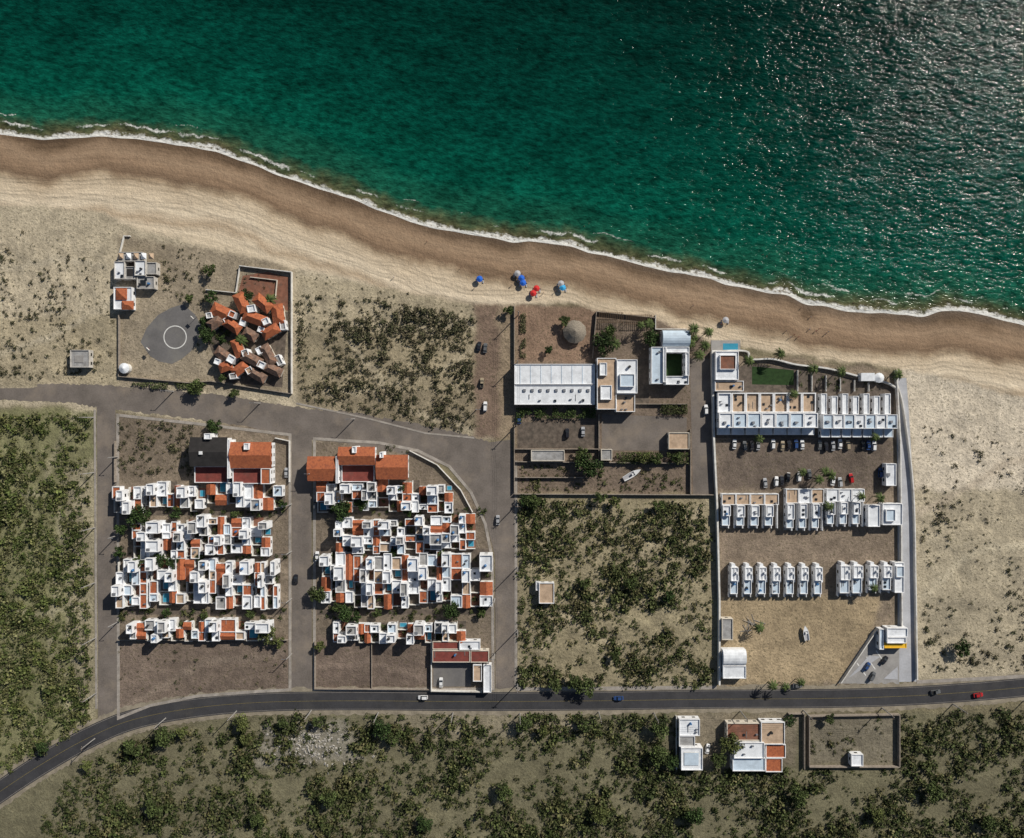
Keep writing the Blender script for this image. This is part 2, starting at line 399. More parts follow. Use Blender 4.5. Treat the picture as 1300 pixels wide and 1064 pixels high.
bc=mix(nt,1.0,bc,c2.outputs[0],'MULTIPLY')
fac=maprange(nt,math_(nt,'ADD',sa.outputs['Alpha'],math_(nt,'MULTIPLY',math_(nt,'SUBTRACT',n_mid,.5),.7)),.3,.7,0,1,True)
c=mix(nt,fac,soil,bc)
nt.links.new(c,b.inputs['Base Color']); 
nt.links.new(maprange(nt,ia.outputs['Fac'],0,6,.45,.95),b.inputs['Roughness']); b.inputs['Specular IOR Level'].default_value=.2
bp=N(nt,'ShaderNodeBump'); bp.inputs['Distance'].default_value=.32; bp.inputs['Strength'].default_value=.8
nt.links.new(n_fine,bp.inputs['Height'])
bp2=N(nt,'ShaderNodeBump'); bp2.inputs['Distance'].default_value=1.4; bp2.inputs['Strength'].default_value=.5
nt.links.new(n_mid,bp2.inputs['Height']); nt.links.new(bp.outputs[0],bp2.inputs['Normal']); nt.links.new(bp2.outputs[0],b.inputs['Normal'])
me.materials.append(m); o=bpy.data.objects.new('ground',me); scene.collection.objects.link(o)

# ------------------------------------------------------------------ sea
es=np.array([-6,-3,-1,0]+list(np.arange(.75,40,.75))+list(np.arange(40,200,4))+geo(200,9000))
wxs=np.array(geo(-262,-6000)[::-1]+list(np.arange(-262,262.1,1.0))+geo(262,6000))
ex,ee=np.meshgrid(wxs,es,indexing='ij'); ey=shore(wxs)[:,None]+ee
me=grid_mesh('sea',ex,ey,np.full(ex.shape,WL))
me.attributes.new('offshore','FLOAT','POINT').data.foreach_set('value',ee.reshape(-1).astype(np.float32))
m,nt,b=nt_new('sea_water')
g=N(nt,'ShaderNodeNewGeometry').outputs['Position']
oa=N(nt,'ShaderNodeAttribute',attribute_name='offshore').outputs['Fac']
warp=math_(nt,'MULTIPLY',math_(nt,'SUBTRACT',noise(nt,g,.10,5,.6),.5),8.0)
d=math_(nt,'ADD',oa,warp)
big=math_(nt,'MULTIPLY',math_(nt,'SUBTRACT',noise(nt,g,.012,5,.6),.5),60.0)
dd=math_(nt,'ADD',oa,math_(nt,'ADD',math_(nt,'MULTIPLY',warp,1.5),math_(nt,'MULTIPLY',big,maprange(nt,oa,5,60,0,1))))
c=ramp(nt,math_(nt,'DIVIDE',dd,200.0),[(0,(.13,.10,.055)),(.022,(.065,.08,.04)),(.05,(.009,.076,.046)),(.12,(.0018,.066,.043)),(.25,(.0009,.043,.030)),(.45,(.0007,.027,.0195)),(.75,(.0006,.016,.0125)),(1,(.0006,.0125,.0102))])
mp=N(nt,'ShaderNodeMapping'); mp.inputs['Rotation'].default_value=(0,0,math.radians(28)); mp.inputs['Scale'].default_value=(.5,1,1)
nt.links.new(g,mp.inputs['Vector']); wvv=mp.outputs[0]
w1=noise(nt,wvv,.5,3,.6); w2=noise(nt,wvv,.09,3,.5); w3=noise(nt,wvv,1.3,2,.5)
kk=math_(nt,'MULTIPLY',maprange(nt,w1,.3,.7,.50,1.6),maprange(nt,w2,.3,.7,.75,1.25))
kk=math_(nt,'MULTIPLY',kk,maprange(nt,w3,.3,.7,.85,1.15))
c3=N(nt,'ShaderNodeCombineColor'); [nt.links.new(kk,c3.inputs[i]) for i in range(3)]
c=mix(nt,1.0,c,c3.outputs[0],'MULTIPLY')
fn=noise(nt,g,.55,5,.75); fl=noise(nt,g,.05,3,.5); fl2=noise(nt,g,.028,3,.5)
def band(dv,c0,w): 
    return maprange(nt,math_(nt,'ABSOLUTE',math_(nt,'SUBTRACT',dv,c0)),0,w,1,0)
f1=band(d,1.0,3.0); f2=math_(nt,'MULTIPLY',band(d,5.6,1.7),maprange(nt,fl,.40,.56,0,1)); f3=math_(nt,'MULTIPLY',band(d,9.5,1.2),maprange(nt,fl2,.48,.60,0,1))
ff=math_(nt,'ADD',f1,math_(nt,'ADD',math_(nt,'MULTIPLY',f2,.9),math_(nt,'MULTIPLY',f3,.7)))
ff=math_(nt,'ADD',ff,band(oa,.2,1.0))
ff=maprange(nt,math_(nt,'MULTIPLY',ff,maprange(nt,fn,.3,.7,.35,1.3)),.38,.80,0,.9)
c=mix(nt,ff,c,(.74,.74,.71))
nt.links.new(c,b.inputs['Base Color']); b.inputs['IOR'].default_value=1.33; b.inputs['Specular IOR Level'].default_value=.13
nt.links.new(maprange(nt,ff,0,1,.085,.8),b.inputs['Roughness'])
hh=math_(nt,'ADD',math_(nt,'MULTIPLY',w1,1.1),math_(nt,'ADD',math_(nt,'MULTIPLY',w2,1.5),math_(nt,'MULTIPLY',w3,.24)))
bp=N(nt,'ShaderNodeBump'); bp.inputs['Distance'].default_value=.68; bp.inputs['Strength'].default_value=1.0
nt.links.new(hh,bp.inputs['Height']); nt.links.new(bp.outputs[0],b.inputs['Normal'])
me.materials.append(m); o=bpy.data.objects.new('sea',me); scene.collection.objects.link(o)

# ------------------------------------------------------------------ foliage generators
def quads(c,size,up=.4,rng=RNG,asp=1.0):
    n=len(c); nr=rng.normal(size=(n,3)); nr[:,2]=np.abs(nr[:,2])+up; nr/=np.linalg.norm(nr,axis=1)[:,None]
    r=rng.normal(size=(n,3)); a=np.cross(nr,r); a/=np.linalg.norm(a,axis=1)[:,None]+1e-9; b_=np.cross(nr,a)
    s=np.asarray(size).reshape(-1,1)
    v=np.stack([c+a*s,c+b_*s*asp,c-a*s,c-b_*s*asp],1).reshape(-1,3)
    return v, np.arange(n*4).reshape(n,4)
def foliage_obj(name,parts):
    V=[];F=[];M=[];T=[];off=0; names=[]
    for v,f,mn,t in parts:
        if mn not in names: names.append(mn)
        V.append(v);F.append(f+off);M.append(np.full(len(f),names.index(mn)));T.append(np.broadcast_to(t,(len(v),3)));off+=len(v)
    V=np.concatenate(V);F=np.concatenate(F);M=np.concatenate(M);T=np.concatenate(T)
    c=(V.min(0)+V.max(0))/2; c[2]=V[:,2].min()
    me=np_mesh(name,V-c,F)
    me.polygons.foreach_set('material_index',M.astype(np.int32))
    me.attributes.new('tint','FLOAT_COLOR','POINT').data.foreach_set('color',np.concatenate([T,np.ones((len(T),1))],1).astype(np.float32).ravel())
    for nn in names: me.materials.append(MATS[nn])
    o=bpy.data.objects.new(name,me); o.location=c; scene.collection.objects.link(o); return o
def tube(p0,p1,r0,r1,n=6):
    p0=np.array(p0,float);p1=np.array(p1,float);d=p1-p0;d/=np.linalg.norm(d)+1e-9
    a=np.cross(d,[.3,.9,.1]);a/=np.linalg.norm(a);b_=np.cross(d,a)
    an=np.arange(n)*2*np.pi/n; ring=np.cos(an)[:,None]*a+np.sin(an)[:,None]*b_
    v=np.concatenate([p0+ring*r0,p1+ring*r1]); i=np.arange(n);j=(i+1)%n
    return v,np.stack([i,j,j+n,i+n],1)
def bushes(name,mx,my,r,tints,hs=.75,L=40,z0=None):
    n=len(mx); tz=np.array([gz(a,b_) for a,b_ in zip(mx,my)]) if z0 is None else np.full(n,z0)
    tt=np.array(tints)[RNG.integers(0,len(tints),n)]*RNG.uniform(.6,1.3,(n,1))
    u=RNG.normal(size=(n,L,3)); u/=np.linalg.norm(u,axis=2)[...,None]; u[...,2]=np.abs(u[...,2])
    rad=RNG.random((n,L,1))**.4
    lob=1+.38*np.sin(np.arctan2(u[...,1],u[...,0])*3+RNG.uniform(0,6,(n,1)))[...,None]
    c=u*rad*lob*r[:,None,None]; c[...,2]*=hs
    c+=np.stack([mx,my,tz],1)[:,None]
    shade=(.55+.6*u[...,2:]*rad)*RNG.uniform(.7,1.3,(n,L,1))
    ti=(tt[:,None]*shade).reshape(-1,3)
    sz=(r[:,None]*RNG.uniform(.13,.27,(n,L))).ravel()
    v,f=quads(c.reshape(-1,3),sz)
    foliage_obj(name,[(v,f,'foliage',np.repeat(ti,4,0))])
def scrub(name,poly,dens,rmin,rmax,tints,clump=.5,cs=10,avoid=(),leaves=38,hs=.95,pw=2.2):
    P=np.array(poly,float); x0,y0=P.min(0);x1,y1=P.max(0)
    n=int((x1-x0)*(y1-y0)*S*S*dens)
    qx=RNG.uniform(x0,x1,n);qy=RNG.uniform(y0,y1,n)
    k=inside(qx,qy,poly)
    mx=(qx-650)*S;my=(532-qy)*S
    nz=fbm(mx+200,my+300,cs,3); k&=(nz+RNG.uniform(-.16,.16,n))>clump
    for a in avoid: k&=~inside(qx,qy,a)
    mx=mx[k];my=my[k];n=len(mx)
    r=rmin+(rmax-rmin)*RNG.random(n)**pw; nz=nz[k]; r*=.8+1.6*np.clip(nz-clump,0,.35)
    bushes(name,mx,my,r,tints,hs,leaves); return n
def tree(px_,py_,r,h,tint=(.05,.075,.022),name='broadleaf_tree',nc=12):
    x,y=X(px_),Y(py_); z0=gz(x,y)-.1
    parts=[]; th=h*.45
    v,f=tube((x,y,z0),(x+.2,y+.1,z0+th),r*.09+.06,r*.06+.04); parts.append((v,f,'bark',(.1,.08,.05)))
    for i in range(nc):
        a=i*2.4+RNG.random(); rr=r*.78*math.sqrt((i+.5)/nc)*RNG.uniform(.75,1.2); cz=z0+h*(.72-.22*(rr/r))+RNG.uniform(-.3,.3)
        c=np.array([x+rr*math.cos(a),y+rr*math.sin(a),cz]); cr=r*RNG.uniform(.22,.42)
        v,f=tube((x+.2,y+.1,z0+th*.9),c,r*.045+.03,.03,5); parts.append((v,f,'bark',(.1,.08,.05)))
        n=75; u=RNG.normal(size=(n,3));u/=np.linalg.norm(u,axis=1)[:,None]; rad=RNG.random((n,1))**.35
        p=c+u*rad*cr*np.array([1,1,.75])
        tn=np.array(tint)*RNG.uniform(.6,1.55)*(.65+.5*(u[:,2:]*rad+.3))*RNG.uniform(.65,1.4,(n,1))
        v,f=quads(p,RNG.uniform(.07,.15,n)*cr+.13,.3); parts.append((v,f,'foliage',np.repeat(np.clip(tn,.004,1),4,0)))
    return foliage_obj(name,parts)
def palm(px_,py_,h=7,r=2.6,name='palm_tree'):
    x,y=X(px_),Y(py_);z0=gz(x,y)-.1; parts=[]; p=np.array([x,y,z0]); lean=RNG.uniform(-.6,.6,2)
    for i in range(5):
        q=np.array([x+lean[0]*((i+1)/5)**2,y+lean[1]*((i+1)/5)**2,z0+h*(i+1)/5]); v,f=tube(p,q,.2-.015*i,.19-.015*i); parts.append((v,f,'bark',(.1,.08,.06))); p=q
    top=p; nf=17
    for i in range(nf):
        a=i*2*math.pi/nf+RNG.uniform(-.15,.15); el=RNG.uniform(.1,1.1); L=r*RNG.uniform(.85,1.1); d=np.array([math.cos(a),math.sin(a),0]); sd=np.array([-d[1],d[0],0])
        prev=top; tn=np.array((.06,.085,.025))*RNG.uniform(.6,1.4); V=[];F=[]
        for j in range(1,7):
            s=j/6; cur=top+d*L*s*math.cos(el*.5)+np.array([0,0,L*(math.sin(el)*s-1.05*s*s)])
            w=L*.17*(1-abs(s-.45))
            for sg in (-1,1):
                k=len(V); V+= [prev,cur,cur+sd*sg*w+d*.12*L-np.array([0,0,w*.5]),prev+(cur-prev)*.45+sd*sg*w*.9+d*.06*L-np.array([0,0,w*.5])]; F.append((k,k+1,k+2,k+3))
            prev=cur
        parts.append((np.array(V),np.array(F),'foliage',tn))
    return foliage_obj(name,parts)

GREEN=[(.11,.135,.04),(.085,.11,.032),(.14,.145,.055),(.06,.08,.024),(.15,.15,.07)]
DRY=[(.12,.115,.062),(.085,.085,.045),(.16,.14,.085),(.06,.065,.032)]
MIX=[(.10,.115,.042),(.14,.13,.06),(.07,.085,.03),(.052,.066,.022)]
DARK=[(.05,.068,.02),(.068,.085,.028),(.10,.105,.04),(.038,.052,.016)]
cnt=0
cnt+=scrub('green_scrub',[(-180,520),(112,525),(114,915),(60,955),(-180,1080)],.42,.6,2.0,GREEN,.36,9,pw=1.8)
cnt+=scrub('dune_scrub',[(-150,290),(60,295),(130,318),(146,345),(146,485),(90,480),(-150,480)],.24,.35,1.4,DRY,.44,12)
cnt+=scrub('desert_scrub',[(378,372),(480,380),(602,405),(602,548),(480,530),(378,505)],.50,.4,1.6,DRY,.39,10)
cnt+=scrub('beach_edge_scrub',[(200,310),(330,335),(602,388),(602,405),(378,378),(250,345)],.12,.3,.9,DRY,.42,8)
cnt+=scrub('vacant_lot_scrub',[(658,636),(900,636),(906,872),(658,872)],.40,.5,2.2,MIX,.405,13,avoid=[[(678,733),(708,733),(708,768),(678,768)]])
cnt+=scrub('sand_plain_scrub',[(1170,540),(1480,600),(1480,850),(1170,855)],.16,.35,1.5,DRY,.48,16)
cnt+=scrub('courtyard_scrub',[(150,533),(245,540),(245,605),(150,605)],.34,.4,1.4,DRY,.39,8)
cnt+=scrub('walled_garden_scrub',[(205,330),(262,340),(262,390),(205,375)],.22,.4,1.5,DRY,.38,8)
cnt+=scrub('garden_plants',[(262,405),(300,425),(290,440),(250,440)],.2,.6,1.6,DARK,.36,6)
cnt+=scrub('terrace_plants',[(945,460),(1050,472),(1130,490),(1130,497),(1010,497),(1010,468),(945,462)],.14,.4,1.3,DARK,.36,6)
cnt+=scrub('roadside_scrub',[(150,945),(350,908),(860,908),(850,1130),(40,1130),(60,1010)],.36,.5,2.4,DARK+MIX,.39,11)
cnt+=scrub('southern_scrub',[(850,978),(1500,978),(1500,1130),(850,1130)],.36,.5,2.4,DARK+MIX,.39,11)
cnt+=scrub('roadside_thicket',[(1144,908),(1500,890),(1500,976),(1144,976)],.38,.6,2.3,DARK+MIX,.37,11)
cnt+=scrub('lot_weeds',[(1030,912),(1132,912),(1132,968),(1030,968)],.08,.4,1.3,MIX,.42,8)
cnt+=scrub('parcel_weeds',[(660,590),(760,590),(870,606),(870,626),(660,626)],.24,.4,1.4,MIX,.38,8)
cnt+=scrub('verge_weeds',[(150,818),(362,818),(362,870),(150,900)],.05,.3,1.0,DRY,.45,8)
cnt+=scrub('verge_weeds',[(402,560),(520,575),(520,565),(402,556)],.12,.3,1.0,DRY,.35,8)
print('bushes',cnt)

# ------------------------------------------------------------------ roads
A='asphalt_old'
strip('coastal_road',[(-200,485,22),(0,497,20),(80,499,22),(135,504,28),(220,512,32),(300,522,34),(380,536,36),(460,546,40),(540,562,40),(600,578,44),(642,592,36)],.020,A,rag=.7)
strip('residential_street',[(134,505,24),(135,600,24),(135,700,24),(136,800,24),(137,905,26),(138,922,26)],.035,A)
strip('residential_street',[(383,530,26),(383,640,25),(383,760,25),(383,850,26),(383,885,28)],.040,A)
strip('residential_street',[(634,560,30),(641,620,26),(641,720,25),(642,820,26),(643,885,28)],.045,A)
sheet('street_junction',[(480,556),(520,562),(565,585),(595,618),(615,655),(627,700),(630,720),(652,720),(652,585),(620,570),(560,555)],.030,A)
HW=[(-150,1110,27),(0,1005,27),(60,966,27),(110,938,27),(165,915,26),(240,900,25),(330,892,24),(450,890,24),(600,891,24),(760,890,24),(900,888,24),(1050,887,24),(1150,884,24),(1230,879,24),(1300,873,24),(1550,850,24)]
strip('highway_shoulder',[(a,b_,w+9) for a,b_,w in HW],.052,'sandy_shoulder',rag=.9)
strip('highway',HW,.066,'asphalt')
hs=smooth_line(HW)
mb=MB()
L,R=strip_xy(hs,-.009,.009)
for i in range(len(L)-1):
    mb.face([(*R[i],.082),(*R[i+1],.082),(*L[i+1],.082),(*L[i],.082)],'paint_yellow')
for sgn in (-1,1):
    L,R=strip_xy(hs,sgn*.44-.006,sgn*.44+.006)
    for i in range(len(L)-1): mb.face([(*R[i],.082),(*R[i+1],.082),(*L[i+1],.082),(*L[i],.082)],'kerb_concrete')
mb.obj('road_markings')
strip('resort_driveway',[(1144,480,14),(1146,520,16),(1149,600,19),(1151,700,22),(1152,800,24),(1153,866,26)],.03,'concrete_light')
sheet('resort_entrance_apron',[(1064,868),(1108,800),(1122,818),(1142,818),(1142,869)],.034,'concrete')
sheet('resort_access_lane',[(876,455),(902,455),(906,628),(880,628)],.026,A)
def kerb(pts,close=True,t=1.3): wall('footway_kerb',pts,.12,'kerb_concrete',t,close)
kerb([(149,527),(250,538),(368,552),(368,876),(330,878),(250,884),(190,896),(150,912)])
kerb([(399,557),(480,562),(530,572),(570,592),(598,625),(616,665),(625,710),(626,875),(399,876)])
kerb([(655,585),(655,875)],False); kerb([(655,875),(910,873)],False,1.6); kerb([(1164,866),(1320,858)],False,1.6)
kerb([(120,520),(121,700),(122,900)],False,1.0)
kerb([(376,512),(470,532),(540,550),(602,556)],False,.8)

# ------------------------------------------------------------------ town-house rows
PL=[]
TPL=[["wW.o","w.Wo","oWw.",".ww."],["oW.w",".wWo","o.wW",".o.w"],[".wWo","w.wo","Ww.o","w.wo"],["wwoW","W.ow",".wWw","o.w."],["Wwo.","w.ow",".oWw",".Wo."],["ow.W","oWw.",".w.o","wo.w"]]
def townhouse(x0,x1,y0,y1,nr,rng):
    T=rng.choice(TPL); mir=rng.random()<.5; r0=rng.randrange(0,5-nr) if nr<4 else 0
    W=(x1-x0); cxs=[x0]+[x0+W*(k/4+rng.uniform(-.06,.06)) for k in (1,2,3)]+[x1]
    H=(y1-y0); mb=MB()
    for c in range(4):
        cys=[y0+rng.uniform(-3,3)]+[y0+H*(k/nr)+rng.uniform(-2,2) for k in range(1,nr)]+[y1+rng.uniform(-3,3)]
        for r in range(nr):
            ch=T[r0+r if r0+r<4 else r][3-c if mir else c]
            a,b_=X(cxs[c])+.003,X(cxs[c+1])-.003; d,e=Y(cys[r+1])+.003,Y(cys[r])-.003
            u=rng.random(); tp='roof_white' if u<.58 else ('roof_bluewhite' if u<.74 else ('roof_grey' if u<.86 else 'roof_beige'))
            if ch=='w':
                h=3.1+rng.uniform(-.2,.3); mb.flat(a,d,b_,e,h,'white_plaster',tp,.6); mb.clutter(a,d,b_,e,h,rng,rng.choice((0,1,2,2)))
            elif ch=='W':
                h=6.5+rng.uniform(-.3,.4); mb.flat(a,d,b_,e,h,'white_plaster','roof_white' if rng.random()<.8 else 'roof_grey',.6)
                if rng.random()<.6:
                    tm='tank_black' if rng.random()<.6 else 'tank_blue'
                    tx,ty=rng.uniform(a+.9,b_-.9),rng.uniform(d+.9,e-.9); mb.cyl(tx,ty,h,h+1.1,.6,.6,tm,10); mb.cyl(tx,ty,h+1.1,h+1.35,.6,.2,tm,10)
                else: mb.box(a+.5,d+.5,a+1.9,d+1.6,h+.002,h+.7,'metal_grey')
            elif ch=='o':
                if rng.random()<.6:
                    mb.box(a,d,b_,e,0,2.7,'white_plaster'); mb.hip(a,d,b_,e,2.72,1.0,'clay_tile',.02,True); mb.openings(a,d,b_,e,0,2.7)
                else:
                    mb.flat(a,d,b_,e,3.0,'white_plaster','clay_tile',.4); mb.clutter(a,d,b_,e,3.0,rng,1)
            else:
                mb.box(a,d,b_,e,0,.08+rng.uniform(0,.02),'patio_floor' if rng.random()<.7 else 'terrace_brick')
                mb.box(a,d,b_,d+.2,.12,1.9,'wall_white'); mb.box(a,d+.2,a+.2,e,.12,1.9,'wall_white')
                v=rng.random()
                if v<.55: PL.append(((a+b_)/2+rng.uniform(-.4,.4),(d+e)/2+rng.uniform(-.4,.4),rng.uniform(.6,1.7)))
                elif v<.82 and b_-a>3 and e-d>3: mb.box(a+.8,d+.8,b_-.6,e-.8,.11,.3,'concrete_light'); mb.box(a+1.0,d+1.0,b_-.8,e-1.0,.31,.33,'pool_water')
    mb.obj('townhouse')
def trow(x0,x1,y0,y1,nr,seed,shift=4):
    rng=random.Random(seed); x=x0
    while x<x1-24:
        w=rng.uniform(36,50); w=min(w,x1-x)
        if x1-(x+w)<24: w=x1-x
        dy=rng.uniform(-shift,shift); townhouse(x,x+w-.4,y0+dy,y1+dy,nr,rng); x+=w+(rng.choice((0,0,2.5)))
trow(147,362,616,645,2,1); trow(172,346,658,703,4,2); trow(152,356,710,768,4,3); trow(170,348,787,811,2,4,1)
trow(404,600,612,646,3,5); trow(428,604,655,698,4,6); trow(410,626,703,768,4,7); trow(425,592,788,812,2,8,1)
rng=random.Random(77)
for bx0,bx1 in ((150,362),(402,620)):
    for yy in (650,707,775,783):
        for i in range(26): PL.append((X(rng.uniform(bx0,bx1)),Y(yy+rng.uniform(-4,4)),rng.uniform(.4,1.5)))
P_=np.array(PL); bushes('courtyard_plants',P_[:,0],P_[:,1],P_[:,2],DARK,1.2,60,.1)
for x0,x1,y in ((150,364,651),(150,364,706),(150,364,777),(402,618,650),(402,624,700),(402,624,777)):
    strip('footpath',[(x0,y,7),((x0+x1)/2,y,7),(x1,y,7)],.012,'patio_floor')
def hiphouse(x0,y0,x1,y1,h,mat,rh=1.8,wall_='white_plaster',gable=False,ov=.5):
    mb=MB(); a,b_,c,d=X(x0),Y(y1),X(x1),Y(y0)
    mb.box(a,b_,c,d,0,h,wall_); mb.hip(a,b_,c,d,h+.003,rh,mat,ov,gable); mb.openings(a,b_,c,d,0,h)
    return mb
mb=hiphouse(250,556,294,590,6.2,'roof_dark',1.6,gable=True); mb.flat(X(251),Y(612),X(293),Y(591.5),3.2,'white_plaster','red_roof',.6); mb.flat(X(268),Y(557),X(276),Y(550),7.5,'white_plaster','roof_white',.3); mb.box(X(262),Y(576),X(266),Y(572),6.9,8.2,'white_plaster'); mb.obj('dark_roofed_house')
mb=hiphouse(300,562,349,592,6.2,'clay_tile',1.8,gable=True); mb.flat(X(300),Y(613),X(336),Y(593.5),4.2,'white_plaster','red_roof',.6); mb.flat(X(337),Y(613),X(349),Y(593.5),6.0,'white_plaster','clay_tile',.4); mb.flat(X(318),Y(570),X(324),Y(562),8.2,'white_plaster','roof_white',.3); mb.flat(X(296),Y(606),X(299),Y(558),6.8,'white_plaster','roof_white',.3); mb.obj('tile_roofed_house')
mb=hiphouse(396,580,430,608,5.8,'clay_tile',1.6,gable=True); mb.flat(X(431),Y(612),X(434),Y(578),6.9); mb.obj('tile_roofed_house')
mb=hiphouse(435,568,478,588,6.4,'clay_tile',1.6,gable=True); mb.flat(X(436),Y(611),X(477),Y(589.5),3.4,'white_plaster','red_roof',.6); mb.flat(X(452),Y(574),X(457),Y(566),8.2); mb.obj('tile_roofed_house')
mb=hiphouse(482,578,519,606,6.0,'clay_tile',1.6,gable=True); mb.flat(X(486),Y(580),X(490),Y(573),8.0); mb.obj('tile_roofed_house')
wall('garden_wall',[(520,572),(555,590),(585,622),(600,650)],1.4,'wall_white',.3)
wall('garden_wall',[(147,560),(147,612)],1.6,'stone_wall',.3); wall('garden_wall',[(350,556),(368,560),(368,612)],1.6,'wall_white',.3)
mb=MB(); mb.flat(X(584),Y(822),X(610),Y(811),3.4,top='roof_white'); mb.flat(X(550),Y(838),X(597),Y(823),3.2,top='red_roof',wall='cream_plaster',par=.3); mb.flat(X(598),Y(838),X(621),Y(823),3.3,top='red_roof',wall='cream_plaster',par=.3); mb.flat(X(601),Y(862),X(612),Y(841),3.1,top='roof_beige'); mb.flat(X(614),Y(876),X(624),Y(841),3.0); mb.flat(X(550),Y(822),X(583),Y(812),2.8,top='red_roof',wall='cream_plaster',par=.3)
rr=random.Random(5); mb.clutter(X(550),Y(838),X(597),Y(823),3.2,rr,4); mb.clutter(X(584),Y(822),X(610),Y(811),3.4,rr,2); mb.obj('red_roofed_house')
sheet('paved_court',[(550,841),(598,841),(598,872),(550,872)],.02,'asphalt_court')
wall('garden_wall',[(548,811),(548,876),(612,877)],2.0,'wall_white',.35)
wall('lot_wall',[(400,814),(400,874),(547,875)],1.2,'stone_wall',.3)
wall('lot_wall',[(472,815),(472,874)],.8,'stone_wall',.25)
wall('lot_wall',[(150,812),(366,812)],1.5,'stone_wall',.3)

# ------------------------------------------------------------------ NW seaside villas
rr=random.Random(9)
mb=MB(); WP_='weathered_plaster'
mb.flat(X(150),Y(356),X(163),Y(334),3.2,WP_,'roof_white'); mb.flat(X(163.2),Y(356),X(176),Y(340),2.9,WP_,'roof_grey'); mb.flat(X(176.2),Y(352),X(190),Y(333),3.6,WP_,'roof_white'); mb.flat(X(190.2),Y(350),X(203),Y(335),3.1,WP_,'roof_grey'); mb.flat(X(155),Y(333.6),X(186),Y(322),3.0,WP_,'roof_grey')
mb.box(X(163.3),Y(339.6),X(176),Y(334),0,.2,'patio_floor'); mb.box(X(165),Y(352),X(173),Y(343),2.92,3.0,'roof_dark')
mb.flat(X(178),Y(368),X(200),Y(352.5),2.9,WP_,'roof_grey'); mb.box(X(182),Y(364),X(189),Y(357),2.92,3.02,'glass_dark'); mb.clutter(X(150),Y(356),X(163),Y(334),3.2,rr,3); mb.clutter(X(176),Y(352),X(190),Y(333),3.6,rr,3); mb.clutter(X(178),Y(368),X(200),Y(352.5),2.9,rr,3)
for i in range(5): mb.hip(X(156+i*9.5),Y(331),X(162+i*9.5),Y(324),3.9,.9,'roof_white' if i%2 else 'roof_beige',.1)
mb.obj('white_beach_house')
mb=MB(); mb.flat(X(149),Y(394),X(172),Y(366),3.0,top='roof_white'); mb.hip(X(152),Y(382),X(166),Y(368),3.5,1.2,'clay_tile',.1); mb.hip(X(160),Y(394),X(174),Y(384),3.5,.9,'clay_tile',.2); mb.obj('small_beach_cottage')
def rotroof(mb,cx,cy,w,l,ang,h,rh,mat,gable=False):
    mb.xf=(X(cx),Y(cy),math.radians(ang)); w*=S/2;l*=S/2
    mb.box(-w,-l,w,l,0,h,'cream_plaster'); mb.hip(-w,-l,w,l,h+.004,rh,mat,.6,gable); mb.openings(-w,-l,w,l,0,h); mb.xf=None
def rotflat(mb,cx,cy,w,l,ang,h,top):
    mb.xf=(X(cx),Y(cy),math.radians(ang)); w*=S/2;l*=S/2; mb.flat(-w,-l,w,l,h,'white_plaster',top,.5); mb.xf=None
mb=MB()
for i,(cx,cy,w,l,a,h,mt) in enumerate([(286,398,26,13,-25,3.6,'clay_tile'),(311,386,12,22,25,4.3,'clay_tile'),(338,387,22,11,-40,4.6,'clay_tile'),(356,400,12,22,8,3.5,'clay_tile'),(277,411,17,10,35,3.3,'clay_tile_old'),(328,406,28,11,-20,3.9,'clay_tile'),(299,415,20,10,-35,3.4,'clay_tile'),(347,422,20,10,30,3.5,'clay_tile'),(321,426,16,10,-30,3.1,'clay_tile_old')]):
    rotroof(mb,cx,cy,w,l,a,h+.07*i,1.6,mt)
for i,(cx,cy,w,l,a) in enumerate([(324,394,10,9,10),(300,401,8,8,-25),(342,410,8,8,25),(362,414,7,12,8),(312,410,7,10,-20),(292,408,7,7,30),(335,420,8,7,-20),(270,402,7,7,10)]): rotflat(mb,cx,cy,w,l,a,(5.0 if i<3 else 3.3)+.1*i,('roof_white','clay_tile','roof_white','roof_grey')[i%4])
mb.obj('tile_roofed_villa')
mb=MB()
for i,(cx,cy,w,l,a,h,mt) in enumerate([(288,452,22,10,-35,3.4,'clay_tile_old'),(306,443,10,20,20,3.9,'clay_tile'),(324,457,24,10,-28,4.2,'clay_tile_old'),(344,451,10,24,28,3.6,'clay_tile_old'),(350,470,20,9,-25,3.2,'clay_tile_old'),(308,469,18,9,38,3.3,'clay_tile'),(330,477,20,9,-30,3.0,'clay_tile_old'),(290,466,14,9,20,3.1,'clay_tile')]):
    rotroof(mb,cx,cy,w,l,a,h+.07*i,1.4,mt)
for i,(cx,cy,w,l,a) in enumerate([(298,457,9,9,-30),(316,449,8,8,20),(336,464,9,8,-28),(357,458,7,13,25),(320,471,8,8,30),(333,446,8,9,28),(300,478,9,7,10),(280,460,7,7,-20)]): rotflat(mb,cx,cy,w,l,a,(4.6 if i<3 else 3.2)+.1*i,('roof_white','roof_grey','roof_white','roof_grey','roof_beige')[i%5])
mb.obj('old_tile_villa')
sheet('brick_terrace',[(308,350),(340,345),(366,352),(366,395),(330,380),(300,378)],.018,'terrace_brick')
sheet('villa_courtyard',[(262,395),(366,396),(362,440),(358,492),(285,485),(262,430)],.014,'patio_floor')
wall('villa_wall',[(305,338),(371,346),(371,500)],1.8,'wall_white',.35); wall('villa_wall',[(371,500),(268,484),(240,486),(152,478),(152,400)],1.4,'stone_wall',.35)
wall('villa_wall',[(305,338),(300,372),(262,368)],1.2,'wall_white',.3); wall('villa_wall',[(150,332),(158,300),(166,300)],1.0,'wall_white',.4)
wall('villa_wall',[(318,352),(352,356),(350,378)],.9,'cream_plaster',.3)
